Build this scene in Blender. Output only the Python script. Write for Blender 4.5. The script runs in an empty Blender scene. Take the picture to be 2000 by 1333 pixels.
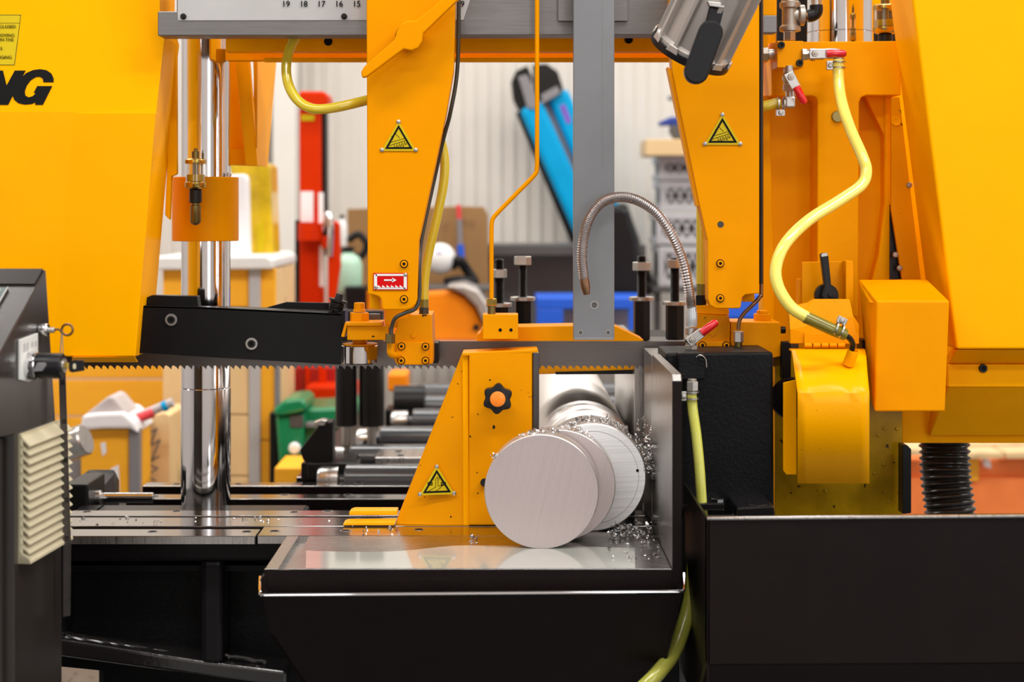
import bpy, bmesh, math, random
from mathutils import Vector, Matrix
random.seed(7)
PI = math.pi
sc = bpy.context.scene
COL = sc.collection

# ------------------------------------------------------------------ camera
F, CX, CY = 3333.0, 985.0, 405.0      # focal length and vanishing point in pixels of the 2000x1333 frame
D0, ZC = 2.5, 1.2                     # world Y = distance - D0, camera height
cam_d = bpy.data.cameras.new('camera')
cam = bpy.data.objects.new('camera', cam_d); COL.objects.link(cam)
cam.location = (0, -D0, ZC); cam.rotation_euler = (PI/2, 0, 0)
cam_d.sensor_width = 36.0; cam_d.lens = F*36.0/2000.0
cam_d.shift_x = (1000-CX)/2000.0; cam_d.shift_y = -(666.5-CY)/2000.0
cam_d.dof.use_dof = True; cam_d.dof.focus_distance = 2.52; cam_d.dof.aperture_fstop = 4.0
cam_d.clip_end = 60
sc.camera = cam

# ------------------------------------------------------------------ light
sc.view_settings.view_transform = 'Standard'
sc.view_settings.look = 'None'
sc.view_settings.gamma = 1.0
sc.view_settings.use_curve_mapping = False
sc.view_settings.exposure = -0.28
w = bpy.data.worlds.new('workshop_air'); sc.world = w; w.use_nodes = True
w.node_tree.nodes['Background'].inputs[0].default_value = (0.93, 0.96, 1.0, 1)
w.node_tree.nodes['Background'].inputs[1].default_value = 0.24
def area(name, loc, size, power, target, col=(1, 0.97, 0.93)):
    l = bpy.data.lights.new(name, 'AREA'); l.shape = 'RECTANGLE'
    l.size, l.size_y = size; l.energy = power; l.color = col
    o = bpy.data.objects.new(name, l); COL.objects.link(o); o.location = loc
    d = Vector(target)-Vector(loc); o.rotation_euler = d.to_track_quat('-Z', 'Y').to_euler()
    return o
for lx, ly, pw in ((-2.0, -1.7, 95), (0.2, -2.8, 70), (2.4, -1.6, 125), (0.9, -1.0, 40), (-2.9, 1.6, 105), (0.2, 1.9, 75), (3.2, 1.6, 80), (-1.6, 3.1, 45), (1.8, 3.1, 45)):
    area('ceiling_tube_lamp', (lx, ly, 3.9), (2.4, 0.30), pw, (lx, ly+0.001, 0))
area('added_fill_panel', (-2.1, -4.85, 1.9), (1.1, 2.4), 22, (-2.1, 0, 1.7), (0.92, 0.96, 1.0))  # this and the next two: unseen panels added for bright stripes in the chrome
area('added_fill_panel', (1.9, -4.85, 1.9), (1.1, 2.4), 34, (1.9, 0, 1.7), (0.92, 0.96, 1.0))
area('added_fill_panel', (4.85, -2.2, 1.9), (1.4, 2.4), 45, (0, -2.2, 1.7), (0.92, 0.96, 1.0))

# ------------------------------------------------------------------ helpers
def W(px, py, d): return Vector(((px-CX)*d/F, d-D0, ZC-(py-CY)*d/F))
ROOT = {}
def tag(o, label, cat, group=None, kind=None):
    o['label'] = label
    if cat: o['category'] = cat
    if group: o['group'] = group
    if kind: o['kind'] = kind
    return o
def thing(name, label, cat, loc, group=None):
    o = bpy.data.objects.new(name, None); COL.objects.link(o)
    o.empty_display_size = 0.02
    o.location = loc; ROOT[o] = Vector(loc)
    return tag(o, label, cat, group)
def obj(name, bm, mat, parent=None, smooth=False, label=None):
    bmesh.ops.recalc_face_normals(bm, faces=bm.faces)
    if parent is None:
        xs = [v.co for v in bm.verts]
        base = Vector(((min(c.x for c in xs)+max(c.x for c in xs))/2, (min(c.y for c in xs)+max(c.y for c in xs))/2, min(c.z for c in xs)))
    else:
        base = ROOT[parent]
    for v in bm.verts: v.co -= base
    me = bpy.data.meshes.new(name); 
    bm.to_mesh(me); bm.free()
    me.materials.append(mat)
    if smooth:
        for p in me.polygons: p.use_smooth = True
        try: me.set_sharp_from_angle(angle=math.radians(40))
        except Exception: pass
    o = bpy.data.objects.new(name, me); COL.objects.link(o)
    ROOT[o] = base
    if parent is None: o.location = base
    else: o.parent = parent
    if label: o['label'] = label
    return o
def struct(name, bm, mat, label=None):
    o = obj(name, bm, mat); o['kind'] = 'structure'
    if label: o['label'] = label
    return o
def join(*bms):
    a = bms[0]
    for b in bms[1:]:
        m = bpy.data.meshes.new('tmp'); b.to_mesh(m); b.free(); a.from_mesh(m); bpy.data.meshes.remove(m)
    return a
def bevel(bm, off, seg=2, ang=25):
    if off <= 0: return bm
    bmesh.ops.recalc_face_normals(bm, faces=bm.faces)
    es = [e for e in bm.edges if len(e.link_faces) == 2 and e.calc_face_angle(0) > math.radians(ang)]
    bmesh.ops.bevel(bm, geom=es, offset=off, segments=seg, profile=0.5, affect='EDGES', clamp_overlap=True)
    return bm
def solid(front, back, bev=0.0, seg=2):
    """two matching loops of points -> closed solid"""
    bm = bmesh.new()
    a = [bm.verts.new(p) for p in front]; b = [bm.verts.new(p) for p in back]
    bm.faces.new(a); bm.faces.new(list(reversed(b)))
    n = len(a)
    for i in range(n):
        j = (i+1) % n
        bm.faces.new((a[i], b[i], b[j], a[j]))
    return bevel(bm, bev, seg)
def prism(pts, d, th, bev=0.0015, seg=2):
    """outline given in frame pixels at distance d (or own distance per point), extruded straight back by th metres"""
    f = [W(p[0], p[1], p[2] if len(p) > 2 else d) for p in pts]
    return solid(f, [v+Vector((0, th, 0)) for v in f], bev, seg)
def rbox(x0, y0, x1, y1, d, th, bev=0.0015, seg=2):
    return prism([(x0, y0), (x1, y0), (x1, y1), (x0, y1)], d, th, bev, seg)
def wbox(x0, x1, y0, y1, z0, z1, bev=0.0015, seg=2):
    f = [Vector((x0, y0, z0)), Vector((x1, y0, z0)), Vector((x1, y0, z1)), Vector((x0, y0, z1))]
    return solid(f, [v+Vector((0, y1-y0, 0)) for v in f], bev, seg)
def catmull(pts, sub=8):
    if len(pts) < 3: return pts
    P = [pts[0]*2-pts[1]]+pts+[pts[-1]*2-pts[-2]]
    out = []
    for i in range(1, len(P)-2):
        for k in range(sub):
            t = k/sub; a, b, c, e = P[i-1], P[i], P[i+1], P[i+2]
            out.append(0.5*((2*b)+(c-a)*t+(2*a-5*b+4*c-e)*t*t+(3*b-a-3*c+e)*t**3))
    out.append(pts[-1])
    return out
def frame_of(t):
    t = t.normalized()
    u = t.cross(Vector((0, 0, 1)))
    if u.length < 1e-3: u = t.cross(Vector((1, 0, 0)))
    u.normalize(); return u, t.cross(u)
def sweep(path, r, n=12, cap=True):
    bm = bmesh.new(); rings = []; u = None
    for i, p in enumerate(path):
        t = (path[min(i+1, len(path)-1)]-path[max(i-1, 0)]).normalized()
        if u is None: u, v = frame_of(t)
        else:
            u = (u-t*u.dot(t)).normalized()
        v = t.cross(u)
        rr = r[i] if isinstance(r, (list, tuple)) else r
        rings.append([bm.verts.new(p+(u*math.cos(2*PI*k/n)+v*math.sin(2*PI*k/n))*rr) for k in range(n)])
    for a, b in zip(rings, rings[1:]):
        for k in range(n):
            bm.faces.new((a[k], a[(k+1) % n], b[(k+1) % n], b[k]))
    if cap:
        bm.faces.new(list(reversed(rings[0]))); bm.faces.new(rings[-1])
    return bm
def hose(pix, r, n=14, sub=10): return sweep(catmull([W(*p) for p in pix], sub), r, n)
def lathe(prof, org, axis, n=28, rot=0.0):
    """prof: (radius, distance along axis)"""
    axis = Vector(axis).normalized(); u, v = frame_of(axis); bm = bmesh.new(); rings = []
    closed = prof[0] == prof[-1]
    for r, t in (prof[:-1] if closed else prof):
        c = Vector(org)+axis*t
        if r < 1e-6: rings.append([bm.verts.new(c)])
        else: rings.append([bm.verts.new(c+(u*math.cos(rot+2*PI*k/n)+v*math.sin(rot+2*PI*k/n))*r) for k in range(n)])
    for a, b in zip(rings, rings[1:]+rings[:1] if closed else rings[1:]):
        for k in range(n):
            j = (k+1) % n
            if len(a) == 1 and len(b) == 1: continue
            if len(a) == 1: bm.faces.new((a[0], b[j], b[k]))
            elif len(b) == 1: bm.faces.new((a[k], a[j], b[0]))
            else: bm.faces.new((a[k], a[j], b[j], b[k]))
    if closed: return bm
    if len(rings[0]) > 1: bm.faces.new(list(reversed(rings[0])))
    if len(rings[-1]) > 1: bm.faces.new(rings[-1])
    return bm
def cyl(p, q, r, n=20, r2=None):
    p, q = Vector(p), Vector(q); L = (q-p).length
    return lathe([(r, 0), (r if r2 is None else r2, L)], p, q-p, n)
def rod(a, b, r, n=16, ch=0.0008):
    a, b = Vector(a), Vector(b); L = (b-a).length
    return lathe([(r-ch, 0), (r, ch), (r, L-ch), (r-ch, L)], a, b-a, n)
def hexa(c, axis, r, h, rot=0.0, ch=0.001):
    return lathe([(r-ch, 0), (r, ch), (r, h-ch), (r-ch, h)], c, axis, 6, rot)
def strip(pix, wd, d, th=0.0004):
    """flat printed line through pixel points on a plane at distance d, width wd in pixels"""
    bm = bmesh.new()
    for (x0, y0), (x1, y1) in zip(pix, pix[1:]):
        dx, dy = x1-x0, y1-y0; L = math.hypot(dx, dy) or 1
        nx, ny = -dy/L*wd/2, dx/L*wd/2; ex, ey = dx/L*wd*0.3, dy/L*wd*0.3
        bm = join(bm, prism([(x0+nx-ex, y0+ny-ey), (x1+nx+ex, y1+ny+ey), (x1-nx+ex, y1-ny+ey), (x0-nx-ex, y0-ny-ey)], d, th, 0))
    return bm
def text(s, size, loc, align='CENTER', bold=0.0, rotz=0.0, shear=0.0, M=None):
    c = bpy.data.curves.new('t', 'FONT'); c.body = s; c.size = size; c.align_x = align; c.align_y = 'CENTER'
    c.offset = bold; c.extrude = 0.0002; c.shear = shear; c.resolution_u = 3
    o = bpy.data.objects.new('t', c); COL.objects.link(o)
    m = bpy.data.meshes.new_from_object(o.evaluated_get(bpy.context.evaluated_depsgraph_get()))
    bpy.data.objects.remove(o); bpy.data.curves.remove(c)
    bm = bmesh.new(); bm.from_mesh(m); bpy.data.meshes.remove(m)
    if M is None: M = Matrix.Translation(loc) @ Matrix.Rotation(PI/2, 4, 'X') @ Matrix.Rotation(rotz, 4, 'Z')
    bmesh.ops.transform(bm, matrix=M, verts=bm.verts)
    return bm

# ------------------------------------------------------------------ materials
def nt(name):
    m = bpy.data.materials.new(name); m.use_nodes = True
    t = m.node_tree; b = t.nodes['Principled BSDF']; return m, t, b
def L(t, a, b): t.links.new(a, b)
def coords(t, scale=(1, 1, 1), kind='Object'):
    tc = t.nodes.new('ShaderNodeTexCoord'); mp = t.nodes.new('ShaderNodeMapping')
    mp.inputs['Scale'].default_value = scale; L(t, tc.outputs[kind], mp.inputs['Vector']); return mp.outputs['Vector']
def noise(t, vec, scale, detail=3, rough=0.6):
    n = t.nodes.new('ShaderNodeTexNoise'); n.inputs['Scale'].default_value = scale
    n.inputs['Detail'].default_value = detail; n.inputs['Roughness'].default_value = rough
    L(t, vec, n.inputs['Vector']); return n.outputs['Fac']
def ramp(t, fac, stops):
    r = t.nodes.new('ShaderNodeValToRGB'); e = r.color_ramp.elements
    while len(e) > len(stops): e.remove(e[-1])
    while len(e) < len(stops): e.new(0.5)
    for k, (p, c) in enumerate(stops):
        e[k].position = p; e[k].color = (c, c, c, 1) if not hasattr(c, '__len__') else (*c, 1)
    L(t, fac, r.inputs['Fac']); return r.outputs['Color']
def mix(t, fac, a, b):
    m = t.nodes.new('ShaderNodeMix'); m.data_type = 'RGBA'
    if hasattr(fac, 'links'): L(t, fac, m.inputs['Factor'])
    else: m.inputs['Factor'].default_value = fac
    for s, k in ((a, 'A'), (b, 'B')):
        i = [q for q in m.inputs if q.name == k and q.type == 'RGBA'][0]
        if hasattr(s, 'links'): L(t, s, i)
        else: i.default_value = (*s, 1)
    return [q for q in m.outputs if q.type == 'RGBA'][0]
def bump(t, b, h, strength, dist=0.001):
    n = t.nodes.new('ShaderNodeBump'); n.inputs['Strength'].default_value = strength; n.inputs['Distance'].default_value = dist
    L(t, h, n.inputs['Height']); L(t, n.outputs['Normal'], b.inputs['Normal'])
def paint(name, col, rough=0.35, coat=0.0, specks=None, texture=0.0, tscale=300, var=0.06, metal=0.0, speck_at=0.735, spec=0.5, **kw):
    m, t, b = nt(name); v = coords(t)
    f = noise(t, v, 9, 4)
    c = mix(t, ramp(t, f, [(0.3, 0.0), (0.7, 1.0)]), tuple(x*(1-var) for x in col), tuple(min(1, x*(1+var)) for x in col))
    if specks:
        s = ramp(t, noise(t, v, 85, 2, 0.5), [(speck_at, 0.0), (speck_at+0.01, 1.0)])
        c = mix(t, s, c, specks)
    L(t, c, b.inputs['Base Color'])
    b.inputs['Roughness'].default_value = rough; b.inputs['Metallic'].default_value = metal
    b.inputs['Specular IOR Level'].default_value = spec; b.inputs['Coat Weight'].default_value = coat; b.inputs['Coat Roughness'].default_value = 0.12
    if texture: bump(t, b, noise(t, v, tscale, 4), texture)
    for k, x in kw.items(): b.inputs[k.replace('_', ' ')].default_value = x
    return m
def brushed(name, col, rough=0.3, stretch=(4, 4, 240), amt=0.25, rvar=0.12, bmp=0.08):
    m, t, b = nt(name); v = coords(t, stretch)
    f = noise(t, v, 6, 4)
    c = mix(t, f, tuple(x*(1-amt) for x in col), tuple(min(1, x*(1+amt)) for x in col))
    L(t, c, b.inputs['Base Color']); b.inputs['Metallic'].default_value = 1.0
    r = t.nodes.new('ShaderNodeMapRange'); L(t, f, r.inputs[0]); r.inputs[3].default_value = max(0.03, rough-rvar); r.inputs[4].default_value = rough+rvar
    L(t, r.outputs[0], b.inputs['Roughness'])
    if bmp: bump(t, b, f, bmp, 0.0004)
    return m
YEL = (0.80, 0.292, 0.0)
M = {}
YCOV = (1.0, 0.415, 0.0)  # lighter yellow for the wheel covers than for the arms
M['yellow'] = paint('yellow_machine_paint', YEL, 0.34, 0.0, var=0.03, spec=0.04)
M['yellow_cover'] = paint('yellow_cover_lighter', YCOV, 0.32, 0.0, var=0.03, spec=0.04)
M['yellow_worn'] = paint('yellow_machine_paint_chipped', YEL, 0.36, 0.0, spec=0.06, specks=(0.03, 0.02, 0.01), var=0.04)
M['yellow_cast'] = paint('yellow_cast_paint', (0.98, 0.40, 0.0), 0.40, 0.0, spec=0.04, texture=0.15, tscale=60, var=0.05)
M['yellow_oily'] = paint('yellow_oily_paint', (1.0, 0.41, 0.0), 0.26, 0.0, spec=0.16, specks=(0.10, 0.05, 0.01), texture=0.2, tscale=220, var=0.05, speck_at=0.74)
M['yellow_grimy'] = paint('yellow_grimy_sheet', (0.42, 0.24, 0.004), 0.22, 0.0, specks=(0.05, 0.03, 0.01), var=0.45, speck_at=0.72, spec=0.25)
M['black'] = paint('black_machine_paint', (0.008, 0.0072, 0.0078), 0.30, 0.0, spec=0.16, texture=0.05, tscale=400, var=0.2, specks=(0.25, 0.25, 0.26), speck_at=0.765)
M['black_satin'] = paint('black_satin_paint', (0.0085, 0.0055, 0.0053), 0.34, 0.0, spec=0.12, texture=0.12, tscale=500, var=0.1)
M['black_cast'] = paint('black_cast_iron', (0.0055, 0.0055, 0.006), 0.42, 0.0, spec=0.14, texture=0.7, tscale=160, var=0.2)
M['black_wet'] = paint('black_oily_casting', (0.010, 0.009, 0.009), 0.12, 0.9, texture=0.6, tscale=90, var=0.2)
M['black_ox'] = paint('black_oxide_steel', (0.009, 0.0085, 0.0085), 0.36, 0.0, spec=0.25, var=0.2)
M['black_plastic'] = paint('black_plastic', (0.008, 0.008, 0.009), 0.34, 0.0, spec=0.25)
M['rubber'] = paint('dark_rubber_hose', (0.035, 0.032, 0.022), 0.38)
M['corrugated'] = paint('black_ribbed_hose', (0.012, 0.011, 0.010), 0.28)
M['cabinet'] = paint('black_cabinet_enamel', (0.030, 0.025, 0.022), 0.24, texture=0.12, tscale=420, var=0.15, spec=0.55)
M['roller'] = paint('dark_roller_steel', (0.05, 0.052, 0.058), 0.24, spec=0.6, coat=0.4)
M['bluesteel'] = paint('dark_blued_steel', (0.11, 0.10, 0.10), 0.36, metal=0.9, var=0.25)
M['blade'] = brushed('saw_blade_steel', (0.21, 0.195, 0.19), 0.34, (3, 3, 200), 0.35)
M['rail'] = brushed('ground_rail_steel', (0.22, 0.21, 0.205), 0.46, (3, 30, 60), 0.25)
M['bar_grey'] = paint('grey_painted_bar', (0.20, 0.205, 0.215), 0.38, texture=0.03, tscale=300, var=0.06, metal=0.25)
M['steel'] = brushed('brushed_steel', (0.52, 0.50, 0.48), 0.3, (60, 4, 4), 0.25)
M['steel_v'] = brushed('vertical_brushed_steel', (0.40, 0.385, 0.37), 0.32, (50, 50, 3), 0.35)
M['way'] = brushed('ground_way_steel', (0.44, 0.42, 0.40), 0.16, (3, 60, 60), 0.25, 0.08, 0.03)
M['plate'] = brushed('table_plate_steel', (0.42, 0.40, 0.385), 0.26, (4, 60, 60), 0.2, 0.08, 0.03)
M['chrome'] = paint('hard_chrome', (0.72, 0.71, 0.72), 0.07, metal=1.0, var=0.03)
M['zinc'] = paint('zinc_plated_steel', (0.50, 0.48, 0.45), 0.36, metal=1.0, texture=0.15, tscale=250)
M['galv'] = paint('galvanised_iron', (0.42, 0.38, 0.33), 0.42, metal=0.9, texture=0.5, tscale=150, var=0.2)
M['brass'] = paint('brass', (0.55, 0.38, 0.09), 0.22, metal=1.0)
M['brass_dark'] = paint('tarnished_brass', (0.20, 0.15, 0.05), 0.3, metal=0.9)
M['pipe'] = paint('tarnished_copper_pipe', (0.20, 0.11, 0.06), 0.3, metal=0.9, var=0.4)
M['ivory'] = paint('ivory_plastic', (0.63, 0.57, 0.39), 0.42, specks=(0.2, 0.17, 0.1), speck_at=0.745)
M['white_plate'] = paint('white_scale_plate', (0.46, 0.45, 0.445), 0.4, spec=0.2)
M['white'] = paint('white_plastic', (0.80, 0.80, 0.78), 0.45)
M['print'] = paint('black_print', (0.006, 0.006, 0.006), 0.5, spec=0.1)
M['sign_yellow'] = paint('yellow_sign_plate', (0.60, 0.44, 0.006), 0.4, spec=0.15)
M['sign_red'] = paint('red_sign_plate', (0.62, 0.004, 0.006), 0.4, spec=0.1)
M['sign_white'] = paint('white_sign_print', (0.82, 0.78, 0.76), 0.4)
M['red_grip'] = paint('red_dipped_grip', (0.62, 0.008, 0.012), 0.16, 0.3)
M['orange'] = paint('orange_plastic_cap', (0.95, 0.24, 0.012), 0.3)
M['pvc'] = paint('yellow_pvc_tube', (0.66, 0.52, 0.03), 0.13, 0.3, var=0.05, Transmission_Weight=0.0, Subsurface_Weight=0.25, Subsurface_Scale=0.01)
M['pvc_pale'] = paint('pale_yellow_pvc_tube', (0.92, 0.80, 0.16), 0.13, 0.3, var=0.05, Subsurface_Weight=0.3, Subsurface_Scale=0.01)
M['pvc_green'] = paint('green_yellow_pvc_tube', (0.58, 0.58, 0.10), 0.16, 0.3, var=0.08, Subsurface_Weight=0.2, Subsurface_Scale=0.01)
M['pvc_dark'] = paint('stained_pvc_end', (0.20, 0.17, 0.02), 0.2, 0.2, var=0.2)
M['label_white'] = paint('white_paper_label', (0.72, 0.73, 0.70), 0.5)
M['teal'] = paint('dark_teal_panel', (0.012, 0.045, 0.042), 0.28)
M['alu_cast'] = paint('cast_aluminium', (0.50, 0.46, 0.43), 0.42, metal=0.75, texture=0.05, tscale=500, var=0.06)
def sawn(name, col, rough, ang, scale, dark=0.72, fine=75, metal=0.6):
    m, t, b = nt(name)
    tc = t.nodes.new('ShaderNodeTexCoord'); mp = t.nodes.new('ShaderNodeMapping')
    mp.inputs['Rotation'].default_value = (0, ang, 0); L(t, tc.outputs['Object'], mp.inputs['Vector'])
    mp2 = t.nodes.new('ShaderNodeMapping'); mp2.inputs['Scale'].default_value = (1.5, 1, fine); L(t, mp.outputs['Vector'], mp2.inputs['Vector'])
    f = noise(t, mp2.outputs['Vector'], scale, 5, 0.65)
    c = mix(t, ramp(t, f, [(0.35, 0.0), (0.6, 1.0)]), tuple(x*dark for x in col), col)
    L(t, c, b.inputs['Base Color']); b.inputs['Metallic'].default_value = metal; b.inputs['Roughness'].default_value = rough
    bump(t, b, f, 0.35, 0.0006)
    return m
M['alu_bar'] = brushed('aluminium_bar_skin', (0.78, 0.76, 0.74), 0.40, (40, 3, 40), 0.06, 0.06, 0.02)
M['alu_sawn'] = sawn('sawn_aluminium_face', (0.98, 0.985, 1.0), 0.45, 0.05, 4.0, 0.84, 150, 0.15)
M['alu_disc'] = sawn('smooth_sawn_aluminium_face', (0.57, 0.485, 0.48), 0.42, 1.35, 3.2, 0.93, 190)
M['chip'] = paint('bright_aluminium_shaving', (0.66, 0.65, 0.65), 0.25, metal=1.0)
def glassy(name, col, rough=0.05, ior=1.45):
    m, t, b = nt(name); b.inputs['Base Color'].default_value = (*col, 1); b.inputs['Roughness'].default_value = rough
    b.inputs['Transmission Weight'].default_value = 1.0; b.inputs['IOR'].default_value = ior; return m
M['glass'] = glassy('clear_glass', (0.95, 0.95, 0.92))
M['oil'] = paint('yellow_oil_fill', (0.62, 0.38, 0.006), 0.1, 0.3)
M['coolant'] = paint('milky_coolant_film', (0.46, 0.47, 0.43), 0.05, 0.6, var=0.05)
M['clear_sleeve'] = paint('clear_shrink_sleeve', (0.45, 0.47, 0.48), 0.12, 0.3, metal=0.3)
def braid():
    m, t, b = nt('braided_metal_hose')
    b.inputs['Metallic'].default_value = 1.0; b.inputs['Roughness'].default_value = 0.32
    b.inputs['Base Color'].default_value = (0.50, 0.46, 0.45, 1); return m
M['braid'] = braid()
# ------------------------------------------------------------------ the room
def conc():
    m, t, b = nt('concrete_floor'); v = coords(t)
    f = noise(t, v, 5, 6); s = ramp(t, noise(t, v, 28, 3), [(0.60, 0.0), (0.62, 1.0)])
    L(t, mix(t, s, mix(t, f, (0.11, 0.108, 0.104), (0.19, 0.185, 0.175)), (0.02, 0.02, 0.02)), b.inputs['Base Color'])
    b.inputs['Roughness'].default_value = 0.45; return m
M['concrete'] = conc()
M['wall'] = paint('off_white_wall_sheet', (0.66, 0.62, 0.565), 0.55, var=0.02)
M['wall_post'] = paint('white_post_paint', (0.72, 0.70, 0.65), 0.5, var=0.02)
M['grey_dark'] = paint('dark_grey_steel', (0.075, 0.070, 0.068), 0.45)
M['grey_mid'] = paint('mid_grey_plastic', (0.22, 0.21, 0.22), 0.45)
M['grey_light'] = paint('light_grey_plastic', (0.46, 0.45, 0.46), 0.5)
def wood(name, a, b_, sx=(2, 2, 22), sc_=3):
    m, t, b = nt(name); v = coords(t, sx); f = noise(t, v, sc_, 5)
    k = ramp(t, noise(t, coords(t), 7, 2), [(0.62, 0.0), (0.72, 0.6)])
    L(t, mix(t, k, mix(t, f, a, b_), tuple(x*0.45 for x in a)), b.inputs['Base Color']); b.inputs['Roughness'].default_value = 0.6; return m
M['crate_wood'] = wood('yellow_pine_board', (0.92, 0.38, 0.006), (1.0, 0.50, 0.015))
M['pale_wood'] = wood('pale_plywood', (0.72, 0.48, 0.22), (0.88, 0.64, 0.34), (8, 8, 3))
M['tan_wood'] = wood('tan_timber', (0.62, 0.42, 0.20), (0.80, 0.58, 0.30))
M['board'] = wood('brown_hardboard', (0.26, 0.135, 0.045), (0.33, 0.18, 0.06), (2, 2, 2))
M['red'] = paint('red_enamel', (0.64, 0.030, 0.001), 0.38, spec=0.08)
M['red_dark'] = paint('dark_red_enamel', (0.42, 0.012, 0.008), 0.35)
M['machine_orange'] = paint('orange_enamel', (0.95, 0.27, 0.004), 0.4, spec=0.25)
M['brick_orange'] = paint('orange_red_crate', (0.95, 0.24, 0.06), 0.5, var=0.12, spec=0.2)
M['blue'] = paint('blue_plastic', (0.010, 0.10, 0.62), 0.4)
M['cyan'] = paint('bright_blue_grip', (0.0, 0.33, 0.64), 0.4, spec=0.15)
M['navy'] = paint('navy_plastic', (0.008, 0.035, 0.25), 0.4)
M['green'] = paint('green_enamel', (0.006, 0.23, 0.085), 0.3, 0.2)
M['mint'] = paint('mint_plastic', (0.42, 0.66, 0.50), 0.4)
M['film'] = paint('yellow_plastic_film', (0.66, 0.44, 0.006), 0.25, 0.2, var=0.3)
M['paper'] = paint('white_wrapping', (0.86, 0.84, 0.86), 0.5)
M['paper_grey'] = paint('grey_wrapping', (0.52, 0.46, 0.45), 0.5)
M['purple'] = paint('purple_print', (0.22, 0.08, 0.50), 0.4)
M['pink_skin'] = paint('pink_red_tip', (0.75, 0.05, 0.06), 0.4)

struct('floor', wbox(-5.05, 5.05, -5.05, 4.2, -0.05, 0, 0), M['concrete'])
# ribbed sheet wall
WY = 6.5-D0
bm = bmesh.new(); prof = []; x = -4.95
while x < 4.95:
    prof += [(x, 0), (x+0.030, 0), (x+0.036, 0.0018), (x+0.044, 0.0018), (x+0.050, 0)]; x += 0.05
lo = [bm.verts.new((px, WY+py, 0)) for px, py in prof]; hi = [bm.verts.new((px, WY+py, 4.2)) for px, py in prof]
for i in range(len(prof)-1): bm.faces.new((lo[i], lo[i+1], hi[i+1], hi[i]))
o = struct('wall_back', bm, M['wall'])
mod = o.modifiers.new('thickness', 'SOLIDIFY'); mod.thickness = 0.03; mod.offset = -1
M['ceiling'] = paint('grey_hall_ceiling', (0.42, 0.42, 0.42), 0.7)
M['hall_wall'] = paint('warm_white_hall_wall', (0.60, 0.55, 0.53), 0.6)
struct('ceiling', wbox(-5.05, 5.05, -5.05, 4.1, 4.2, 4.3, 0), M['ceiling'])
struct('wall_left', wbox(-5.05, -4.95, -5.05, 4.1, 0, 4.2, 0), M['hall_wall'])
struct('wall_right', wbox(4.95, 5.05, -5.05, 4.1, 0, 4.2, 0), M['hall_wall'])
struct('wall_front', wbox(-5.05, 5.05, -5.05, -4.95, 0, 4.2, 0), M['hall_wall'])
struct('baseboard_back', wbox(-4.2, 4.2, WY-0.03, WY-0.001, 0, 0.12, 0.004), M['grey_dark'])
# white door frame post reaches the floor
bm = wbox(W(532, 0, 6.3).x, W(578, 0, 6.3).x, 6.3-D0, 6.4-D0, 0, 4.0, 0.004)
struct('trim_1', bm, M['wall_post'])
bm = wbox(W(430, 0, 6.35).x, W(522, 0, 6.35).x, 6.36-D0, 6.44-D0, 0, 4.0, 0.004)
struct('trim_2', bm, M['wall_post'])

def slab(name, pts, d, th, mat, label, cat, bev=0.003, group=None):
    return tag(obj(name, prism(pts, d, th, bev), M[mat]), label, cat, group)

# ---- giant bolt cutter hung on the wall
bc = thing('bolt_cutter', 'large bolt cutter with bright blue handles hung slanting on the white wall', 'bolt cutter', W(1180, 620, 6.30))
def slant(name, p, q, w0, w1, d, th, mat, par, bev=0.006):
    dx, dy = q[0]-p[0], q[1]-p[1]; l = math.hypot(dx, dy); nx, ny = -dy/l, dx/l
    return obj(name, prism([(p[0]+nx*w0, p[1]+ny*w0), (q[0]+nx*w1, q[1]+ny*w1), (q[0]-nx*w1, q[1]-ny*w1), (p[0]-nx*w0, p[1]-ny*w0)], d, th, bev, 3), M[mat], par)
slant('handle', (1036, 205), (1196, 560), 24, 25, 6.24, 0.09, 'cyan', bc, 0.02)
slant('handle', (1088, 180), (1238, 520), 22, 23, 6.26, 0.09, 'cyan', bc, 0.02)
slant('handle_core', (1062, 200), (1190, 470), 9, 9, 6.29, 0.05, 'grey_mid', bc)
slant('handle_black_strip', (1018, 215), (1150, 520), 12, 14, 6.31, 0.06, 'black_plastic', bc, 0.01)  # black strip along the left of the handle, set behind it
obj('jaw', prism([(1002, 195), (998, 160), (1008, 138), (1030, 128), (1040, 150), (1042, 200), (1035, 226), (1012, 214)], 6.26, 0.06, 0.004), M['black_ox'], bc)
obj('jaw', prism([(1040, 126), (1068, 124), (1090, 140), (1100, 172), (1096, 184), (1060, 196), (1044, 200), (1042, 150)], 6.25, 0.06, 0.004), M['black_ox'], bc)
obj('link_plate', prism([(1012, 150), (1030, 146), (1052, 196), (1050, 214), (1030, 212)], 6.235, 0.02, 0.003), M['grey_mid'], bc)
obj('link_plate', prism([(1056, 186), (1088, 168), (1096, 182), (1062, 202)], 6.235, 0.02, 0.003), M['grey_mid'], bc)
slant('print', (1098, 205), (1112, 240), 5, 5, 6.258, 0.002, 'purple', bc, 0)
slant('grip_end', (1205, 400), (1262, 580), 20, 26, 6.20, 0.09, 'black_plastic', bc, 0.02)

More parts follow.
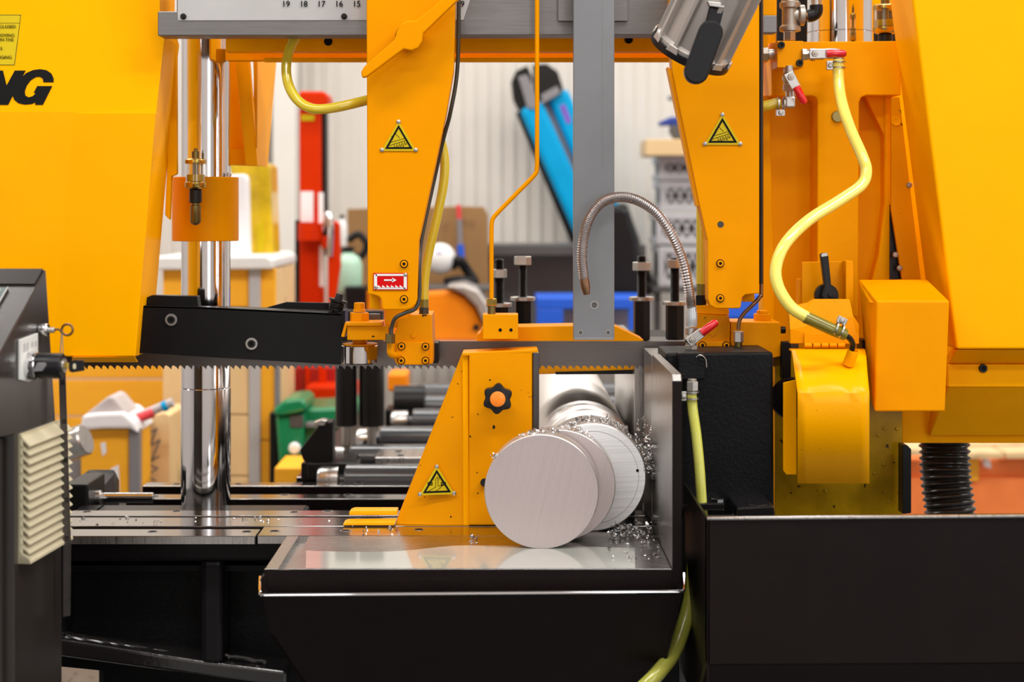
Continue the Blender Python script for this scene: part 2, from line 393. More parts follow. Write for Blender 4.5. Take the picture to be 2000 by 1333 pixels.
# ---- work bench in front of the wall
wb = thing('workbench', 'dark grey steel workbench along the back wall', 'workbench', Vector((0.3, 6.0-D0, 0)))
obj('bench_top', rbox(640, 478, 1262, 500, 5.85, 0.30, 0.004), M['grey_dark'], wb)
obj('back_panel', prism([(660, 500), (1262, 500), (1262, 655), (660, 655)], 6.14, 0.02, 0.003), M['grey_mid'], wb)
for px in (690, 960, 1250): obj('leg', wbox(W(px-8, 0, 5.9).x, W(px+8, 0, 5.9).x, 5.9-D0, 5.94-D0, 0, W(0, 500, 5.9).z, 0.003), M['grey_dark'], wb)
obj('shelf', rbox(640, 660, 1262, 672, 5.60, 0.52, 0.004), M['grey_mid'], wb)
pk = thing('packing_table', 'grey low packing table carrying the blue crates and orange machine', 'table', Vector((0.2, 5.3-D0, 0)))
obj('top', rbox(700, 690, 1540, 702, 5.0, 0.58, 0.004), M['grey_mid'], pk)
for px in (720, 1060, 1520): obj('leg', wbox(W(px-8, 0, 5.1).x, W(px+8, 0, 5.1).x, 5.1-D0, 5.14-D0, 0, W(0, 702, 5.1).z, 0.003), M['grey_dark'], pk)
cs = thing('crate_stand', 'dark low stand under the stack of grey crates', 'stand', Vector((W(1350, 0, 5.9).x, 6.0-D0, 0)))
obj('deck', rbox(1275, 561, 1430, 572, 5.84, 0.36, 0.003), M['grey_dark'], cs)
for px in (1285, 1420): obj('leg', wbox(W(px-6, 0, 5.9).x, W(px+6, 0, 5.9).x, 5.9-D0, 5.94-D0, 0, W(0, 572, 5.84).z, 0.003), M['grey_dark'], cs)
slab('hardboard_panel', [(678, 408), (676, 655), (956, 655), (953, 420), (945, 404), (900, 403)], 5.70, 0.012, 'board', 'brown hardboard sheet standing upright behind the orange machine', 'board')

# ---- red hydraulic post
rj = thing('hydraulic_press', 'tall red hydraulic press post with white labels behind the curved hose', 'press', Vector((W(610, 0, 5.0).x, 5.0-D0, 0)))
obj('post', prism([(584, 214), (626, 214), (628, 720), (586, 720)], 5.0, 0.10, 0.004), M['red'], rj)
obj('head', prism([(583, 178), (632, 178), (641, 186), (641, 206), (628, 214), (583, 214)], 4.98, 0.14, 0.008), M['red'], rj)
obj('side_channel', prism([(627, 214), (637, 214), (638, 500), (630, 500)], 5.03, 0.07, 0.002), M['black_ox'], rj)
obj('warning_patch', rbox(588, 224, 614, 236, 4.996, 0.003, 0), M['sign_yellow'], rj)
obj('white_label', rbox(587, 374, 612, 434, 4.996, 0.003, 0), M['paper'], rj)
obj('white_label', rbox(622, 376, 632, 452, 4.990, 0.003, 0), M['paper'], rj)
obj('white_label', rbox(624, 480, 634, 560, 4.990, 0.003, 0), M['paper'], rj)
obj('cylinder', cyl(W(606, 436, 4.97), W(606, 470, 4.97), 0.036, 20), M['red'], rj, True)
obj('pump_rod', hose([(636, 440, 4.95), (640, 418, 4.93), (646, 440, 4.92), (644, 500, 4.94)], 0.009), M['chrome'], rj, True)
obj('pump_lever', prism([(640, 478), (648, 430), (662, 436), (664, 520), (652, 600), (656, 700), (642, 700), (640, 600)], 4.95, 0.05, 0.006), M['red'], rj)
obj('side_block', rbox(628, 462, 642, 486, 4.95, 0.06, 0.004), M['red'], rj)
obj('black_edge', rbox(576, 430, 585, 760, 5.04, 0.06, 0.002), M['black_ox'], rj)
obj('base_frame', prism([(568, 716), (672, 716), (672, 776), (568, 776)], 4.9, 0.35, 0.006), M['red_dark'], rj)
obj('base_foot', prism([(596, 756), (690, 756), (690, 784), (596, 784)], 4.75, 0.2, 0.006), M['red'], rj)
obj('base_rib', rbox(596, 716, 604, 760, 4.88, 0.03, 0.002), M['red'], rj)
obj('base_rib', rbox(622, 716, 636, 760, 4.86, 0.03, 0.002), M['red'], rj)
for px in (580, 664): obj('foot', wbox(W(px-8, 0, 4.95).x, W(px+8, 0, 4.95).x, 4.95-D0, 5.2-D0, 0, W(0, 776, 4.95).z, 0.004), M['red_dark'], rj)

# ---- clutter on the bench
def jug(name, px, py0, py1, d, r, mat, label, cat):
    b0 = W(px, py1, d); h = W(px, py0, d).z-b0.z
    t = thing(name, label, cat, b0)
    obj('body', lathe([(0, 0), (r*0.9, 0), (r, h*0.06), (r, h*0.62), (r*0.8, h*0.76), (r*0.34, h*0.86), (r*0.34, h*0.9)], b0, (0, 0, 1), 22), M[mat], t, True)
    obj('cap', lathe([(0, h*0.89), (r*0.42, h*0.89), (r*0.42, h), (0, h)], b0, (0, 0, 1), 16), M['black_plastic'], t, True)
    return t
jug('coolant_jug', 680, 482, 572, 5.4, 0.045, 'mint', 'mint green plastic jug beside the red press', 'jug')
jug('spray_can', 668, 420, 482, 5.6, 0.018, 'white', 'white spray can above the mint jug', 'can')
tag(obj('black_bin', prism([(672, 560), (715, 560), (712, 640), (676, 640)], 5.3, 0.12, 0.006), M['black_plastic']), 'black plastic bin below the mint jug', 'bin')
tag(obj('cable_coil', hose([(680, 470, 5.6), (700, 458, 5.6), (716, 478, 5.6), (706, 500, 5.6), (686, 500, 5.6)], 0.012), M['black_plastic'], None, True), 'black cable coil behind the left guide arm', 'cable')
fm = thing('welding_mask', 'white face mask with a purple print on the bench', 'mask', W(858, 540, 5.5))
obj('shell', lathe([(0, 0), (0.030, 0.004), (0.044, 0.018), (0.050, 0.04), (0.046, 0.07), (0.0, 0.085)], W(859, 506, 5.46), (0, 1, 0), 24), M['white'], fm, True)
obj('print', prism([(852, 492), (862, 494), (868, 502), (866, 508), (858, 506)], 5.462, 0.004, 0.001), M['purple'], fm)
sd = thing('screwdriver', 'long screwdriver with red tip and blue handle leaning on brown board', 'screwdriver', W(902, 525, 5.66))
obj('tip', hose([(895, 400, 5.66), (897, 428, 5.66)], 0.008, 10), M['pink_skin'], sd, True)
obj('shaft', hose([(897, 428, 5.66), (899, 480, 5.66)], 0.009, 10), M['grey_mid'], sd, True)
obj('handle', hose([(899, 478, 5.66), (902, 522, 5.66)], 0.012, 10), M['blue'], sd, True)
tag(obj('chain_pile', hose([(884, 520, 5.5), (896, 508, 5.48), (912, 528, 5.5), (926, 552, 5.5), (900, 548, 5.48), (870, 552, 5.5)], 0.016), M['black_ox'], None, True), 'dark chain heaped on the bench by the orange machine', 'chain')
om = thing('cut_off_machine', 'orange enamelled cut-off machine with a grey hood on the bench', 'machine', W(870, 668, 5.2))
obj('housing', prism([(800, 572), (880, 568), (905, 580), (928, 604), (944, 640), (946, 668), (800, 668)], 5.2, 0.22, 0.012), M['machine_orange'], om)
obj('hood', prism([(870, 560), (905, 554), (935, 566), (956, 596), (958, 640), (944, 632), (930, 600), (906, 576)], 5.16, 0.24, 0.01), M['alu_cast'], om)
obj('pivot_bolt', cyl(W(930, 640, 5.18), W(930, 640, 5.22), 0.010, 14), M['black_ox'], om, True)
obj('deck', rbox(720, 562, 960, 570, 5.25, 0.3, 0.003), M['grey_dark'], om)
obj('base', rbox(745, 668, 960, 681, 5.15, 0.3, 0.004), M['alu_cast'], om)
obj('skirt', rbox(716, 568, 812, 668, 5.3, 0.2, 0.008), M['machine_orange'], om)

bx = thing('blue_crate', 'blue plastic crate with open hand holes behind the grey upright bar', 'crate', W(1158, 679, 5.2))
obj('upper_rail', rbox(1048, 582, 1268, 604, 5.2, 0.3, 0.004), M['blue'], bx)
obj('side_wall', rbox(1048, 604, 1100, 679, 5.2, 0.02, 0.003), M['blue'], bx)
obj('side_wall', rbox(1228, 604, 1268, 679, 5.2, 0.02, 0.003), M['blue'], bx)
obj('centre_wall', rbox(1150, 604, 1185, 679, 5.2, 0.02, 0.003), M['blue'], bx)
obj('inner_sheet', rbox(1050, 604, 1266, 674, 5.3, 0.01, 0.002), M['grey_light'], bx)
b2 = thing('blue_crate', 'blue plastic crate glimpsed beneath the right guide arm', 'crate', W(1460, 679, 5.2))
obj('rail', rbox(1400, 575, 1520, 622, 5.2, 0.3, 0.004), M['blue'], b2)
obj('lower_wall', rbox(1400, 622, 1520, 679, 5.22, 0.02, 0.003), M['blue'], b2)
tag(obj('dark_backpack', prism([(1196, 400), (1228, 404), (1248, 470), (1262, 560), (1258, 580), (1188, 580), (1190, 450)], 5.66, 0.15, 0.02), M['black_plastic']), 'black padded bag hanging beside the crate stack', 'bag')

# ---- stack of grey crates
def crate(px0, px1, py0, py1, d, mat, label):
    t = thing('storage_crate', label, 'crate', W((px0+px1)/2, py1, d), 'grey crates stacked on the bench')
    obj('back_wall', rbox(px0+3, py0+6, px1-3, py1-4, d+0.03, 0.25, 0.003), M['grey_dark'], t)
    obj('rim', rbox(px0, py0, px1, py0+14, d, 0.3, 0.003), M[mat], t)
    obj('foot_rim', rbox(px0, py1-14, px1, py1, d, 0.3, 0.003), M[mat], t)
    for a in (px0, px1-12): obj('corner', rbox(a, py0+12, a+12, py1-12, d, 0.02, 0.002), M[mat], t)
    n = 6
    for k in range(n):
        x0 = px0+12+(px1-px0-24)*k/n; x1 = px0+12+(px1-px0-24)*(k+1)/n
        obj('lattice_bar', prism([(x0-2, py0+12), (x0+3, py0+12), (x1+2, py1-12), (x1-3, py1-12)], d+0.004, 0.012, 0.001), M[mat], t)
        obj('lattice_bar', prism([(x1-3, py0+12), (x1+2, py0+12), (x0+3, py1-12), (x0-2, py1-12)], d+0.004, 0.012, 0.001), M[mat], t)
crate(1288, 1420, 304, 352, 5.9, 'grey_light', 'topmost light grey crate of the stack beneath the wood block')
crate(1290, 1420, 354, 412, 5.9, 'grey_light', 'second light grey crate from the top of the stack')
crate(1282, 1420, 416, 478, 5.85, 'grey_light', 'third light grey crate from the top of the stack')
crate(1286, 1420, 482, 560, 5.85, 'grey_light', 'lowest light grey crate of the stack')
slab('timber_block', [(1262, 272), (1410, 272), (1410, 304), (1262, 304)], 5.8, 0.25, 'tan_wood', 'tan timber block lying on top of the grey crates', 'timber')
pv = thing('bar_clamp', 'navy clamp standing on the timber block', 'clamp', W(1325, 272, 5.8))
obj('jaw', prism([(1285, 240), (1310, 228), (1350, 230), (1350, 244), (1290, 246)], 5.85, 0.05, 0.006), M['navy'], pv)
obj('body', prism([(1310, 244), (1345, 244), (1345, 272), (1318, 272), (1308, 258)], 5.85, 0.05, 0.006), M['grey_dark'], pv)
obj('screw_handle', rbox(1305, 186, 1350, 196, 5.85, 0.03, 0.006), M['grey_mid'], pv)
obj('spindle', rbox(1330, 194, 1337, 232, 5.86, 0.02, 0.003), M['grey_mid'], pv)

# ---- wooden crates on the left
wc = thing('plank_crate', 'large crate of yellow pine boards behind the left column', 'crate', Vector((W(240, 0, 4.95).x, 5.1-D0, 0)))
ys = [640, 690, 742, 815, 884, 960, 1040]
for y0, y1 in zip(ys, ys[1:]): obj('plank', rbox(60, y0+1, 420, y1-2, 4.95, 0.025, 0.003), M['crate_wood'], wc)
for y0, y1 in zip(ys, ys[1:]): obj('plank', wbox(W(418, 0, 4.95).x-0.02, W(418, 0, 4.95).x, 4.98-D0, 5.4-D0, W(0, y1-2, 4.95).z, W(0, y0+1, 4.95).z, 0.003), M['crate_wood'], wc)
obj('floor_batten', wbox(W(60, 0, 4.95).x, W(420, 0, 4.95).x, 4.95-D0, 5.4-D0, 0.0, W(0, 1040, 4.95).z, 0.004), M['crate_wood'], wc)
sb = thing('small_wooden_box', 'small yellow wooden box with a dark metal corner strip', 'box', W(215, 1010, 4.0))
obj('front_board', rbox(158, 838, 252, 1000, 4.0, 0.10, 0.003), M['crate_wood'], sb)
obj('corner_strip', rbox(252, 838, 272, 1000, 3.99, 0.03, 0.002), M['grey_mid'], sb)
obj('dark_side', rbox(130, 880, 160, 1000, 4.02, 0.02, 0.003), M['grey_mid'], sb)
obj('side_board', wbox(W(272, 0, 4.0).x-0.02, W(272, 0, 4.0).x, 4.03-D0, 4.13-D0, W(0, 1000, 4).z, W(0, 838, 4).z, 0.003), M['crate_wood'], sb)
obj('plinth', wbox(W(196, 0, 4.0).x, W(268, 0, 4.0).x, 4.0-D0, 4.12-D0, 0, W(0, 1000, 4.0).z, 0.004), M['crate_wood'], sb)
obj('stain', prism([(196, 866), (206, 864), (208, 884), (200, 892)], 3.998, 0.001, 0), M['paper'], sb)
obj('stain', prism([(216, 916), (232, 908), (234, 960), (222, 960)], 3.998, 0.001, 0), M['paper'], sb)
pb = thing('plywood_box', 'pale plywood box with scribbled marks behind the strip-cornered box', 'box', W(300, 1000, 4.15))
obj('front_board', prism([(268, 822), (320, 806), (332, 812), (333, 1000), (268, 1000)], 4.15, 0.2, 0.003), M['pale_wood'], pb)
obj('plinth', wbox(W(270, 0, 4.15).x, W(332, 0, 4.15).x, 4.16-D0, 4.34-D0, 0, W(0, 1000, 4.15).z, 0.004), M['pale_wood'], pb)
obj('scribble', strip([(284, 850), (306, 838), (292, 872), (312, 860), (296, 900), (310, 892)], 3, 4.148), M['grey_mid'], pb)
obj('scribble', strip([(282, 905), (308, 915), (286, 930), (304, 940)], 2.5, 4.148), M['grey_mid'], pb)
wp = thing('plastic_wrap', 'crumpled white plastic wrap on the small wooden box', 'wrap', W(205, 842, 4.0))
obj('sheet', prism([(156, 842), (160, 812), (190, 808), (240, 806), (262, 826), (270, 848), (254, 838), (200, 838)], 3.97, 0.18, 0.012), M['paper'], wp)
obj('folded_sheet', prism([(164, 812), (212, 774), (222, 776), (252, 812), (236, 816), (200, 814)], 3.99, 0.12, 0.008), M['paper_grey'], wp)
tb = thing('marker_tube', 'slanted pinkish tube with red end and blue band', 'tube', W(258, 826, 4.05))
obj('tube_body', hose([(262, 818, 4.05), (338, 786, 4.05)], 0.011, 12), M['paper_grey'], tb, True)
obj('red_end', hose([(256, 822, 4.045), (300, 806, 4.045)], 0.0118, 12), M['pink_skin'], tb, True)
obj('blue_band', hose([(318, 795.5, 4.045), (326, 792, 4.045)], 0.0125, 12), M['cyan'], tb, True)
tag(obj('steel_billet', lathe([(0, 0), (0.030, 0), (0.033, 0.003), (0.033, 0.22), (0, 0.22)], W(168, 858, 3.55), Vector((-0.75, 0.15, -0.30)), 28), M['steel'], None, True), 'short grey steel round bar lying in front of the wooden box', 'bar')

rc = thing('plywood_crate', 'tall plywood crate with grey metal straps right of the left column', 'crate', Vector((W(430, 0, 4.4).x, 4.4-D0, 0)))
for y0, y1 in ((524, 600), (602, 700), (702, 810), (812, 930), (932, 1040)): obj('plank', rbox(318, y0, 486, y1, 4.4, 0.02, 0.003), M['crate_wood' if y0 < 600 else 'pale_wood'], rc)
for y0, y1 in ((524, 700), (702, 860), (862, 1040)): obj('plank', rbox(508, y0, 538, y1, 4.4, 0.02, 0.003), M['crate_wood'], rc)
obj('metal_strap', rbox(486, 520, 508, 1040, 4.39, 0.03, 0.002), M['grey_light'], rc)
obj('metal_strap', rbox(536, 700, 545, 1040, 4.39, 0.03, 0.002), M['grey_mid'], rc)
obj('lid', prism([(296, 502), (520, 500), (532, 508), (532, 526), (296, 528)], 4.36, 0.5, 0.006), M['white'], rc)
obj('core', wbox(W(320, 0, 4.42).x, W(536, 0, 4.42).x, 4.43-D0, 4.85-D0, 0.0, W(0, 526, 4.42).z, 0.003), M['pale_wood'], rc)
tag(obj('white_carton', prism([(430, 342), (478, 340), (482, 352), (486, 503), (430, 503)], 4.5, 0.06, 0.006), M['paper']), 'white carton standing on the tall plywood crate', 'carton')
yf = thing('yellow_film_bundle', 'yellow plastic film bundle standing beside the white carton', 'film', W(500, 503, 4.55))
obj('sheet', prism([(440, 300), (528, 320), (531, 420), (534, 503), (484, 503), (478, 380), (452, 345)], 4.60, 0.15, 0.01), M['film'], yf)
obj('fold', prism([(500, 440), (512, 430), (518, 470), (512, 500), (502, 495)], 4.592, 0.02, 0.004), M['sign_yellow'], yf)

# ---- green machine at the roller table
gm = thing('green_machine', 'green enamelled bench machine behind the roller table', 'machine', Vector((W(580, 0, 4.3).x, 4.3-D0, 0)))
obj('bed', prism([(560, 800), (690, 796), (690, 850), (640, 880), (560, 876)], 4.35, 0.25, 0.008), M['green'], gm)
obj('head', prism([(534, 800), (556, 782), (586, 778), (598, 786), (598, 802), (578, 808), (552, 812), (534, 812)], 4.28, 0.2, 0.01), M['green'], gm)
obj('column', prism([(538, 812), (594, 812), (590, 930), (546, 930)], 4.3, 0.2, 0.008), M['green'], gm)
obj('dark_recess', rbox(566, 812, 592, 836, 4.295, 0.01, 0.002), M['grey_dark'], gm)
obj('rail', rbox(596, 826, 690, 836, 4.32, 0.05, 0.003), M['grey_mid'], gm)
obj('white_knob', lathe([(0, 0), (0.012, 0.004), (0.016, 0.016), (0.012, 0.03), (0, 0.034)], W(574, 878, 4.25), (0, 1, 0), 14), M['white'], gm, True)
obj('black_stand', rbox(526, 806, 542, 1000, 4.34, 0.1, 0.004), M['black_ox'], gm)
obj('pedestal', wbox(W(545, 0, 4.3).x, W(600, 0, 4.3).x, 4.32-D0, 4.5-D0, 0, W(0, 930, 4.3).z, 0.005), M['green'], gm)
tag(obj('yellow_tray', rbox(536, 914, 598, 960, 4.05, 0.2, 0.004), M['crate_wood']), 'small yellow wooden tray under the green machine', 'tray')

# ---- right hand background under the yellow cover
rb = thing('orange_container', 'orange red container standing behind the ribbed hose', 'container', Vector((W(1890, 0, 5.0).x, 5.0-D0, 0)))
obj('front_wall', wbox(W(1700, 0, 5.0).x, W(2060, 0, 5.0).x, 5.0-D0, 5.5-D0, 0.0, W(0, 934, 5).z, 0.006), M['brick_orange'], rb)
obj('upper_wall', rbox(1700, 898, 2060, 934, 5.02, 0.5, 0.006), M['brick_orange'], rb)
obj('yellow_post', rbox(1888, 896, 1912, 940, 4.98, 0.04, 0.003), M['crate_wood'], rb)
obj('pale_mark', prism([(1918, 896), (1934, 898), (1936, 916), (1922, 912)], 5.017, 0.002, 0), M['paper'], rb)
for (a, b, y0, y1, d, wh) in ((1700, 1830, 880, 892, 4.9, 'at the left end, behind the black plate'), (1840, 1960, 886, 898, 4.9, 'right of the ribbed hose, nearest the viewer'), (1965, 2080, 884, 897, 4.92, 'at the right picture edge'), (1880, 2060, 868, 880, 5.1, 'in the back row at the right'), (1720, 1860, 868, 878, 5.1, 'in the back row at the left')):
    tag(obj('pallet_board', prism([(a, y0), (b, y0-2), (b, y1-2), (a, y1)], d, 0.12, 0.003), M['tan_wood']), 'tan pallet board on the orange container, '+wh, 'board', 'loose pallet boards')
# ================================================================== THE BAND SAW
ZT = ZC-0.475                        # table surface height
def X(px, d): return (px-CX)*d/F
def Y(d): return d-D0
def Z(py, d): return ZC-(py-CY)*d/F
def screw(px, py, d, r, par, mat='black_ox', ring=None, depth=0.004, name='screw'):
    """socket screw: head with a recessed hexagon, facing the viewer's side"""
    c = W(px, py, d)
    o = obj(name, lathe([(r*0.45, 0.0), (r*0.52, -depth*0.5), (r*0.9, -depth*0.5), (r, -depth*0.3), (r, depth), (0, depth)][::-1], c, (0, 1, 0), 18), M[mat], par, True)
    obj('socket', lathe([(0, 0.0), (r*0.5, 0), (r*0.5, 0.0006), (0, 0.0006)], c+Vector((0, -depth*0.22, 0)), (0, 1, 0), 6), M['print'], o)
    if mat.startswith('yellow'): obj('counterbore', lathe([(r*1.0, 0), (r*1.28, 0), (r*1.28, 0.0008), (r*1.0, 0.0008), (r*1.0, 0)], c+Vector((0, 0.0012, 0)), (0, 1, 0), 22), M['print'], o)
    if ring: obj('washer', lathe([(r*1.0, 0), (r*1.55, 0), (r*1.55, 0.0018), (r*1.0, 0.0018), (r*1.0, 0)], c+Vector((0, 0.0008, 0)), (0, 1, 0), 24), M[ring], o, True)
    return o

# ---- bed casting on the left, with two windows
bed = thing('machine_bed', 'black cast machine bed with ribbed windows below the slideways', 'machine bed', Vector((X(400, 2.5), Y(2.6), 0)))
obj('top_beam', prism([(100, 1056), (560, 1056), (560, 1098), (100, 1098)], 2.50, 0.30, 0.006, 3), M['black'], bed)
obj('rib', prism([(392, 1094), (434, 1094), (434, 1300), (392, 1300)], 2.50, 0.10, 0.008, 3), M['black'], bed)
obj('back_web', prism([(90, 1090), (1420, 1090), (1420, 1430), (90, 1300)], 2.58, 0.03, 0), M['black_cast'], bed)
obj('sloped_flange', prism([(90, 1244), (398, 1292), (560, 1312), (560, 1345), (90, 1280)], 2.50, 0.10, 0.005, 3), M['black_wet'], bed)
obj('left_end', rbox(60, 1056, 118, 1285, 2.5, 0.3, 0.004), M['black'], bed)
obj('pedestal', wbox(X(190, 2.62), X(1300, 2.62), Y(2.62), Y(3.1), 0.0, Z(1290, 2.6), 0.01), M['black_cast'], bed)
obj('weld_bead', sweep(catmull([W(120+i*13.5, 1238+i*2.42+random.uniform(-1.5, 1.5), 2.525) for i in range(21)], 3), 0.004, 8), M['black_wet'], bed, True)
obj('weld_bead', sweep(catmull([W(440+i*10, 1281+i*1.6+random.uniform(-1.5, 1.5), 2.525) for i in range(9)], 3), 0.004, 8), M['black_wet'], bed, True)
obj('deck', wbox(X(100, 2.7), 0.21, Y(2.53), Y(3.125), ZT-0.066, ZT-0.056, 0.001), M['black_cast'], bed)

# ---- slideways
def way(name, label, x0, x1, d0, d1, dz, h, mat='way', holes=(), side='black'):
    t = thing(name, label, 'slideway', Vector((x0+(x1-x0)/2, Y((d0+d1)/2), ZT+dz-h)))
    o = obj('rail', wbox(x0, x1, Y(d0), Y(d1), ZT+dz-h, ZT+dz, 0.0012), M[mat], t)
    obj('edge_steel_or_shade', wbox(x0+0.001, x1-0.001, Y(d0)-0.0008, Y(d0)+0.0002, ZT+dz-h+0.0005, ZT+dz-0.0016, 0), M['steel' if d0 < 2.5 else 'black_satin'], t)  # steel on the front strips; on the rear ones black paints the gap's shade
    for px, py in holes:
        d = (0.475-dz)*F/(py-CY)
        obj('bolt_hole', lathe([(0, 0), (0.0062, 0), (0.0062, 0.0006), (0, 0.0006)], Vector((X(px, d), Y(d), ZT+dz-0.0001)), (0, 0, 1), 18), M['print'], t)
        obj('hole_rim', lathe([(0.0062, 0), (0.0085, 0), (0.0085, 0.0003), (0.0062, 0.0003), (0.0062, 0)], Vector((X(px, d), Y(d), ZT+dz)), (0, 0, 1), 18), M['steel'], t)
    return t
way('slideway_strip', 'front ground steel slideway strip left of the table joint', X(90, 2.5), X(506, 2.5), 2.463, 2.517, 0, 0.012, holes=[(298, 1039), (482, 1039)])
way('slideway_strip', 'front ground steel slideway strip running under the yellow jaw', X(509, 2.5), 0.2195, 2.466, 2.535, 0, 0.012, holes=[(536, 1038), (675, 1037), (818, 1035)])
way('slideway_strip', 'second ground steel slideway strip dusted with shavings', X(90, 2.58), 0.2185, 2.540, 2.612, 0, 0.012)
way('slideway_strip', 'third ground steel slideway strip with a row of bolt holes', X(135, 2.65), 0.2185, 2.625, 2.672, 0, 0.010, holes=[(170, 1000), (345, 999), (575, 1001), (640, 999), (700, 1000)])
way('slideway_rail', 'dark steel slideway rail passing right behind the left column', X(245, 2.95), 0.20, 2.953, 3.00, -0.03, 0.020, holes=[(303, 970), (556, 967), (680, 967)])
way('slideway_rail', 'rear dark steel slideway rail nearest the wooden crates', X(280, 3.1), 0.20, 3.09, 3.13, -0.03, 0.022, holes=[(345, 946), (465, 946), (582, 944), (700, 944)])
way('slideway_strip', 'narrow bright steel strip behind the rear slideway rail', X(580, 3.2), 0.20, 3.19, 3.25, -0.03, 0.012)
pl = thing('clamp_plate', 'small bright ground plate with two bolts behind the yellow jaw', 'plate', Vector((X(790, 3.3), Y(3.35), ZT-0.03)))
obj('plate_body', wbox(X(733, 3.3), X(860, 3.3), Y(3.28), Y(3.40), ZT-0.03, ZT-0.006, 0.002), M['steel'], pl)
for px in (776, 784): obj('bolt', lathe([(0.007, 0), (0.007, 0.004), (0, 0.005)], Vector((X(px, 3.33), Y(3.30 if px > 780 else 3.36), ZT-0.006)), (0, 0, 1), 14), M['steel'], pl, True)
cy = thing('hydraulic_cylinder', 'black hydraulic cylinder head with chrome rod left of the slideways', 'cylinder', Vector((X(195, 2.9), Y(2.9), ZT-0.07)))
obj('head_block', prism([(128, 946), (172, 946), (172, 1000), (128, 1000)], 2.80, 0.12, 0.004), M['black_ox'], cy)
obj('rear_flange', solid([W(136, 946, 2.82), W(172, 918, 3.05), W(222, 917, 3.06), W(226, 924, 3.05), W(226, 972, 3.0), W(172, 990, 2.82)], [W(136, 946, 2.82)+Vector((0, .03, -.02)), W(172, 918, 3.05)+Vector((0, .03, -.02)), W(222, 917, 3.06)+Vector((0, .03, -.02)), W(226, 924, 3.05)+Vector((0, .03, -.02)), W(226, 972, 3.0)+Vector((0, .03, -.02)), W(172, 990, 2.82)+Vector((0, .03, -.02))], 0.003), M['black_ox'], cy)
obj('gland', rod(W(170, 974, 2.86), W(198, 974, 2.86), 0.014, 20), M['steel'], cy, True)
obj('rod', rod(W(196, 973, 2.88), W(300, 973, 2.88), 0.009, 18), M['chrome'], cy, True)

# ---- work table with groove, drip tray
tb_ = thing('work_table', 'polished steel cutting table with a groove near its left edge', 'table', Vector((-0.05, Y(2.35), ZT-0.04)))
xl, xg0, xg1, xr = -0.3145, -0.297, -0.2817, 0.2195
obj('plate', join(wbox(xg1, xr, Y(2.24), Y(2.465), ZT-0.034, ZT-0.0002, 0.001), wbox(xl, xg0, Y(2.24), Y(2.465), ZT-0.034, ZT-0.0002, 0.001), wbox(xg0, xg1, Y(2.24), Y(2.465), ZT-0.034, ZT-0.008, 0)), M['plate'], tb_)
obj('front_edge', wbox(xl-0.001, 0.2325, Y(2.2385), Y(2.2399), ZT-0.034, ZT-0.0012, 0.0004), M['black_satin'], tb_)
def puddle_pts():
    pts = []
    for i in range(31):
        t = i/30; px = 598+t*(1240-598)
        py = 1077-8*t+4*math.sin(t*7)-6*math.exp(-((t-0.45)/0.12)**2)
        d = 0.475*F/(py-CY); pts.append(Vector((X(px, d), Y(d), 0)))
    return pts
obj('glint_strip', sweep([Vector((xg1, Y(2.2395), ZT-0.0005)), Vector((0.2195, Y(2.2395), ZT-0.0005))], 0.0008, 6), M['chrome'], tb_, True)  # chrome strips added to draw the highlight along the plate's front edge
obj('glint_strip', sweep([Vector((xl, Y(2.2395), ZT-0.0005)), Vector((xg0, Y(2.2395), ZT-0.0005))], 0.0008, 6), M['chrome'], tb_, True)
edge = puddle_pts(); front_e = [Vector((p.x*2.245/(p.y+D0), Y(2.2415), 0)) for p in edge]
bm = bmesh.new()
up = [bm.verts.new((p.x, p.y, ZT+0.0002)) for p in edge]; dn = [bm.verts.new((p.x, p.y, ZT+0.0002)) for p in front_e]
for i in range(30): bm.faces.new((up[i], up[i+1], dn[i+1], dn[i]))
pd = obj('coolant_film', bm, M['coolant'], tb_)
sm = pd.modifiers.new('thickness', 'SOLIDIFY'); sm.thickness = 0.0003; sm.offset = 1
tr = thing('drip_tray', 'black sheet metal drip tray with bright rolled rim below the table', 'tray', Vector((-0.05, Y(2.3), 0.30)))
zr = Z(1156, 2.21)
bmA = bmesh.new()
ra = [W(508, 1128, 2.24), W(508, 1159, 2.21), W(516, 1163, 2.205), W(1332, 1156, 2.205), W(1336, 1150, 2.21), W(1336, 1122, 2.24)]
obj('rim', sweep(catmull(ra[:3], 4)+catmull(ra[3:], 4), 0.0022, 8), M['chrome'], tr, True)
fr = [W(512, 1161, 2.207), W(1334, 1155, 2.207), W(1300, 1300, 2.27), W(1262, 1345, 2.30), W(600, 1345, 2.30), W(528, 1240, 2.25)]
obj('front_wall', solid(fr, [v+Vector((0, 0.004, 0)) for v in fr], 0), M['black_satin'], tr)
sw = [W(512, 1161, 2.207), W(528, 1240, 2.25), W(600, 1345, 2.30), W(600, 1345, 2.30)+Vector((0, 0.2, 0)), Vector((W(512, 0, 2.207).x, Y(2.46), zr))]
obj('side_wall', solid(sw, [v+Vector((0.004, 0, 0)) for v in sw], 0), M['black_satin'], tr)
sw = [W(1334, 1155, 2.207), W(1300, 1300, 2.27), W(1262, 1345, 2.30), W(1262, 1345, 2.30)+Vector((0, 0.2, 0)), Vector((W(1334, 0, 2.207).x, Y(2.46), zr))]
obj('side_wall', solid(sw, [v-Vector((0.004, 0, 0)) for v in sw], 0), M['black_satin'], tr)
obj('left_lip', prism([(508, 1130), (520, 1122), (520, 1158), (508, 1158)], 2.236, 0.22, 0.001), M['black_satin'], tr)

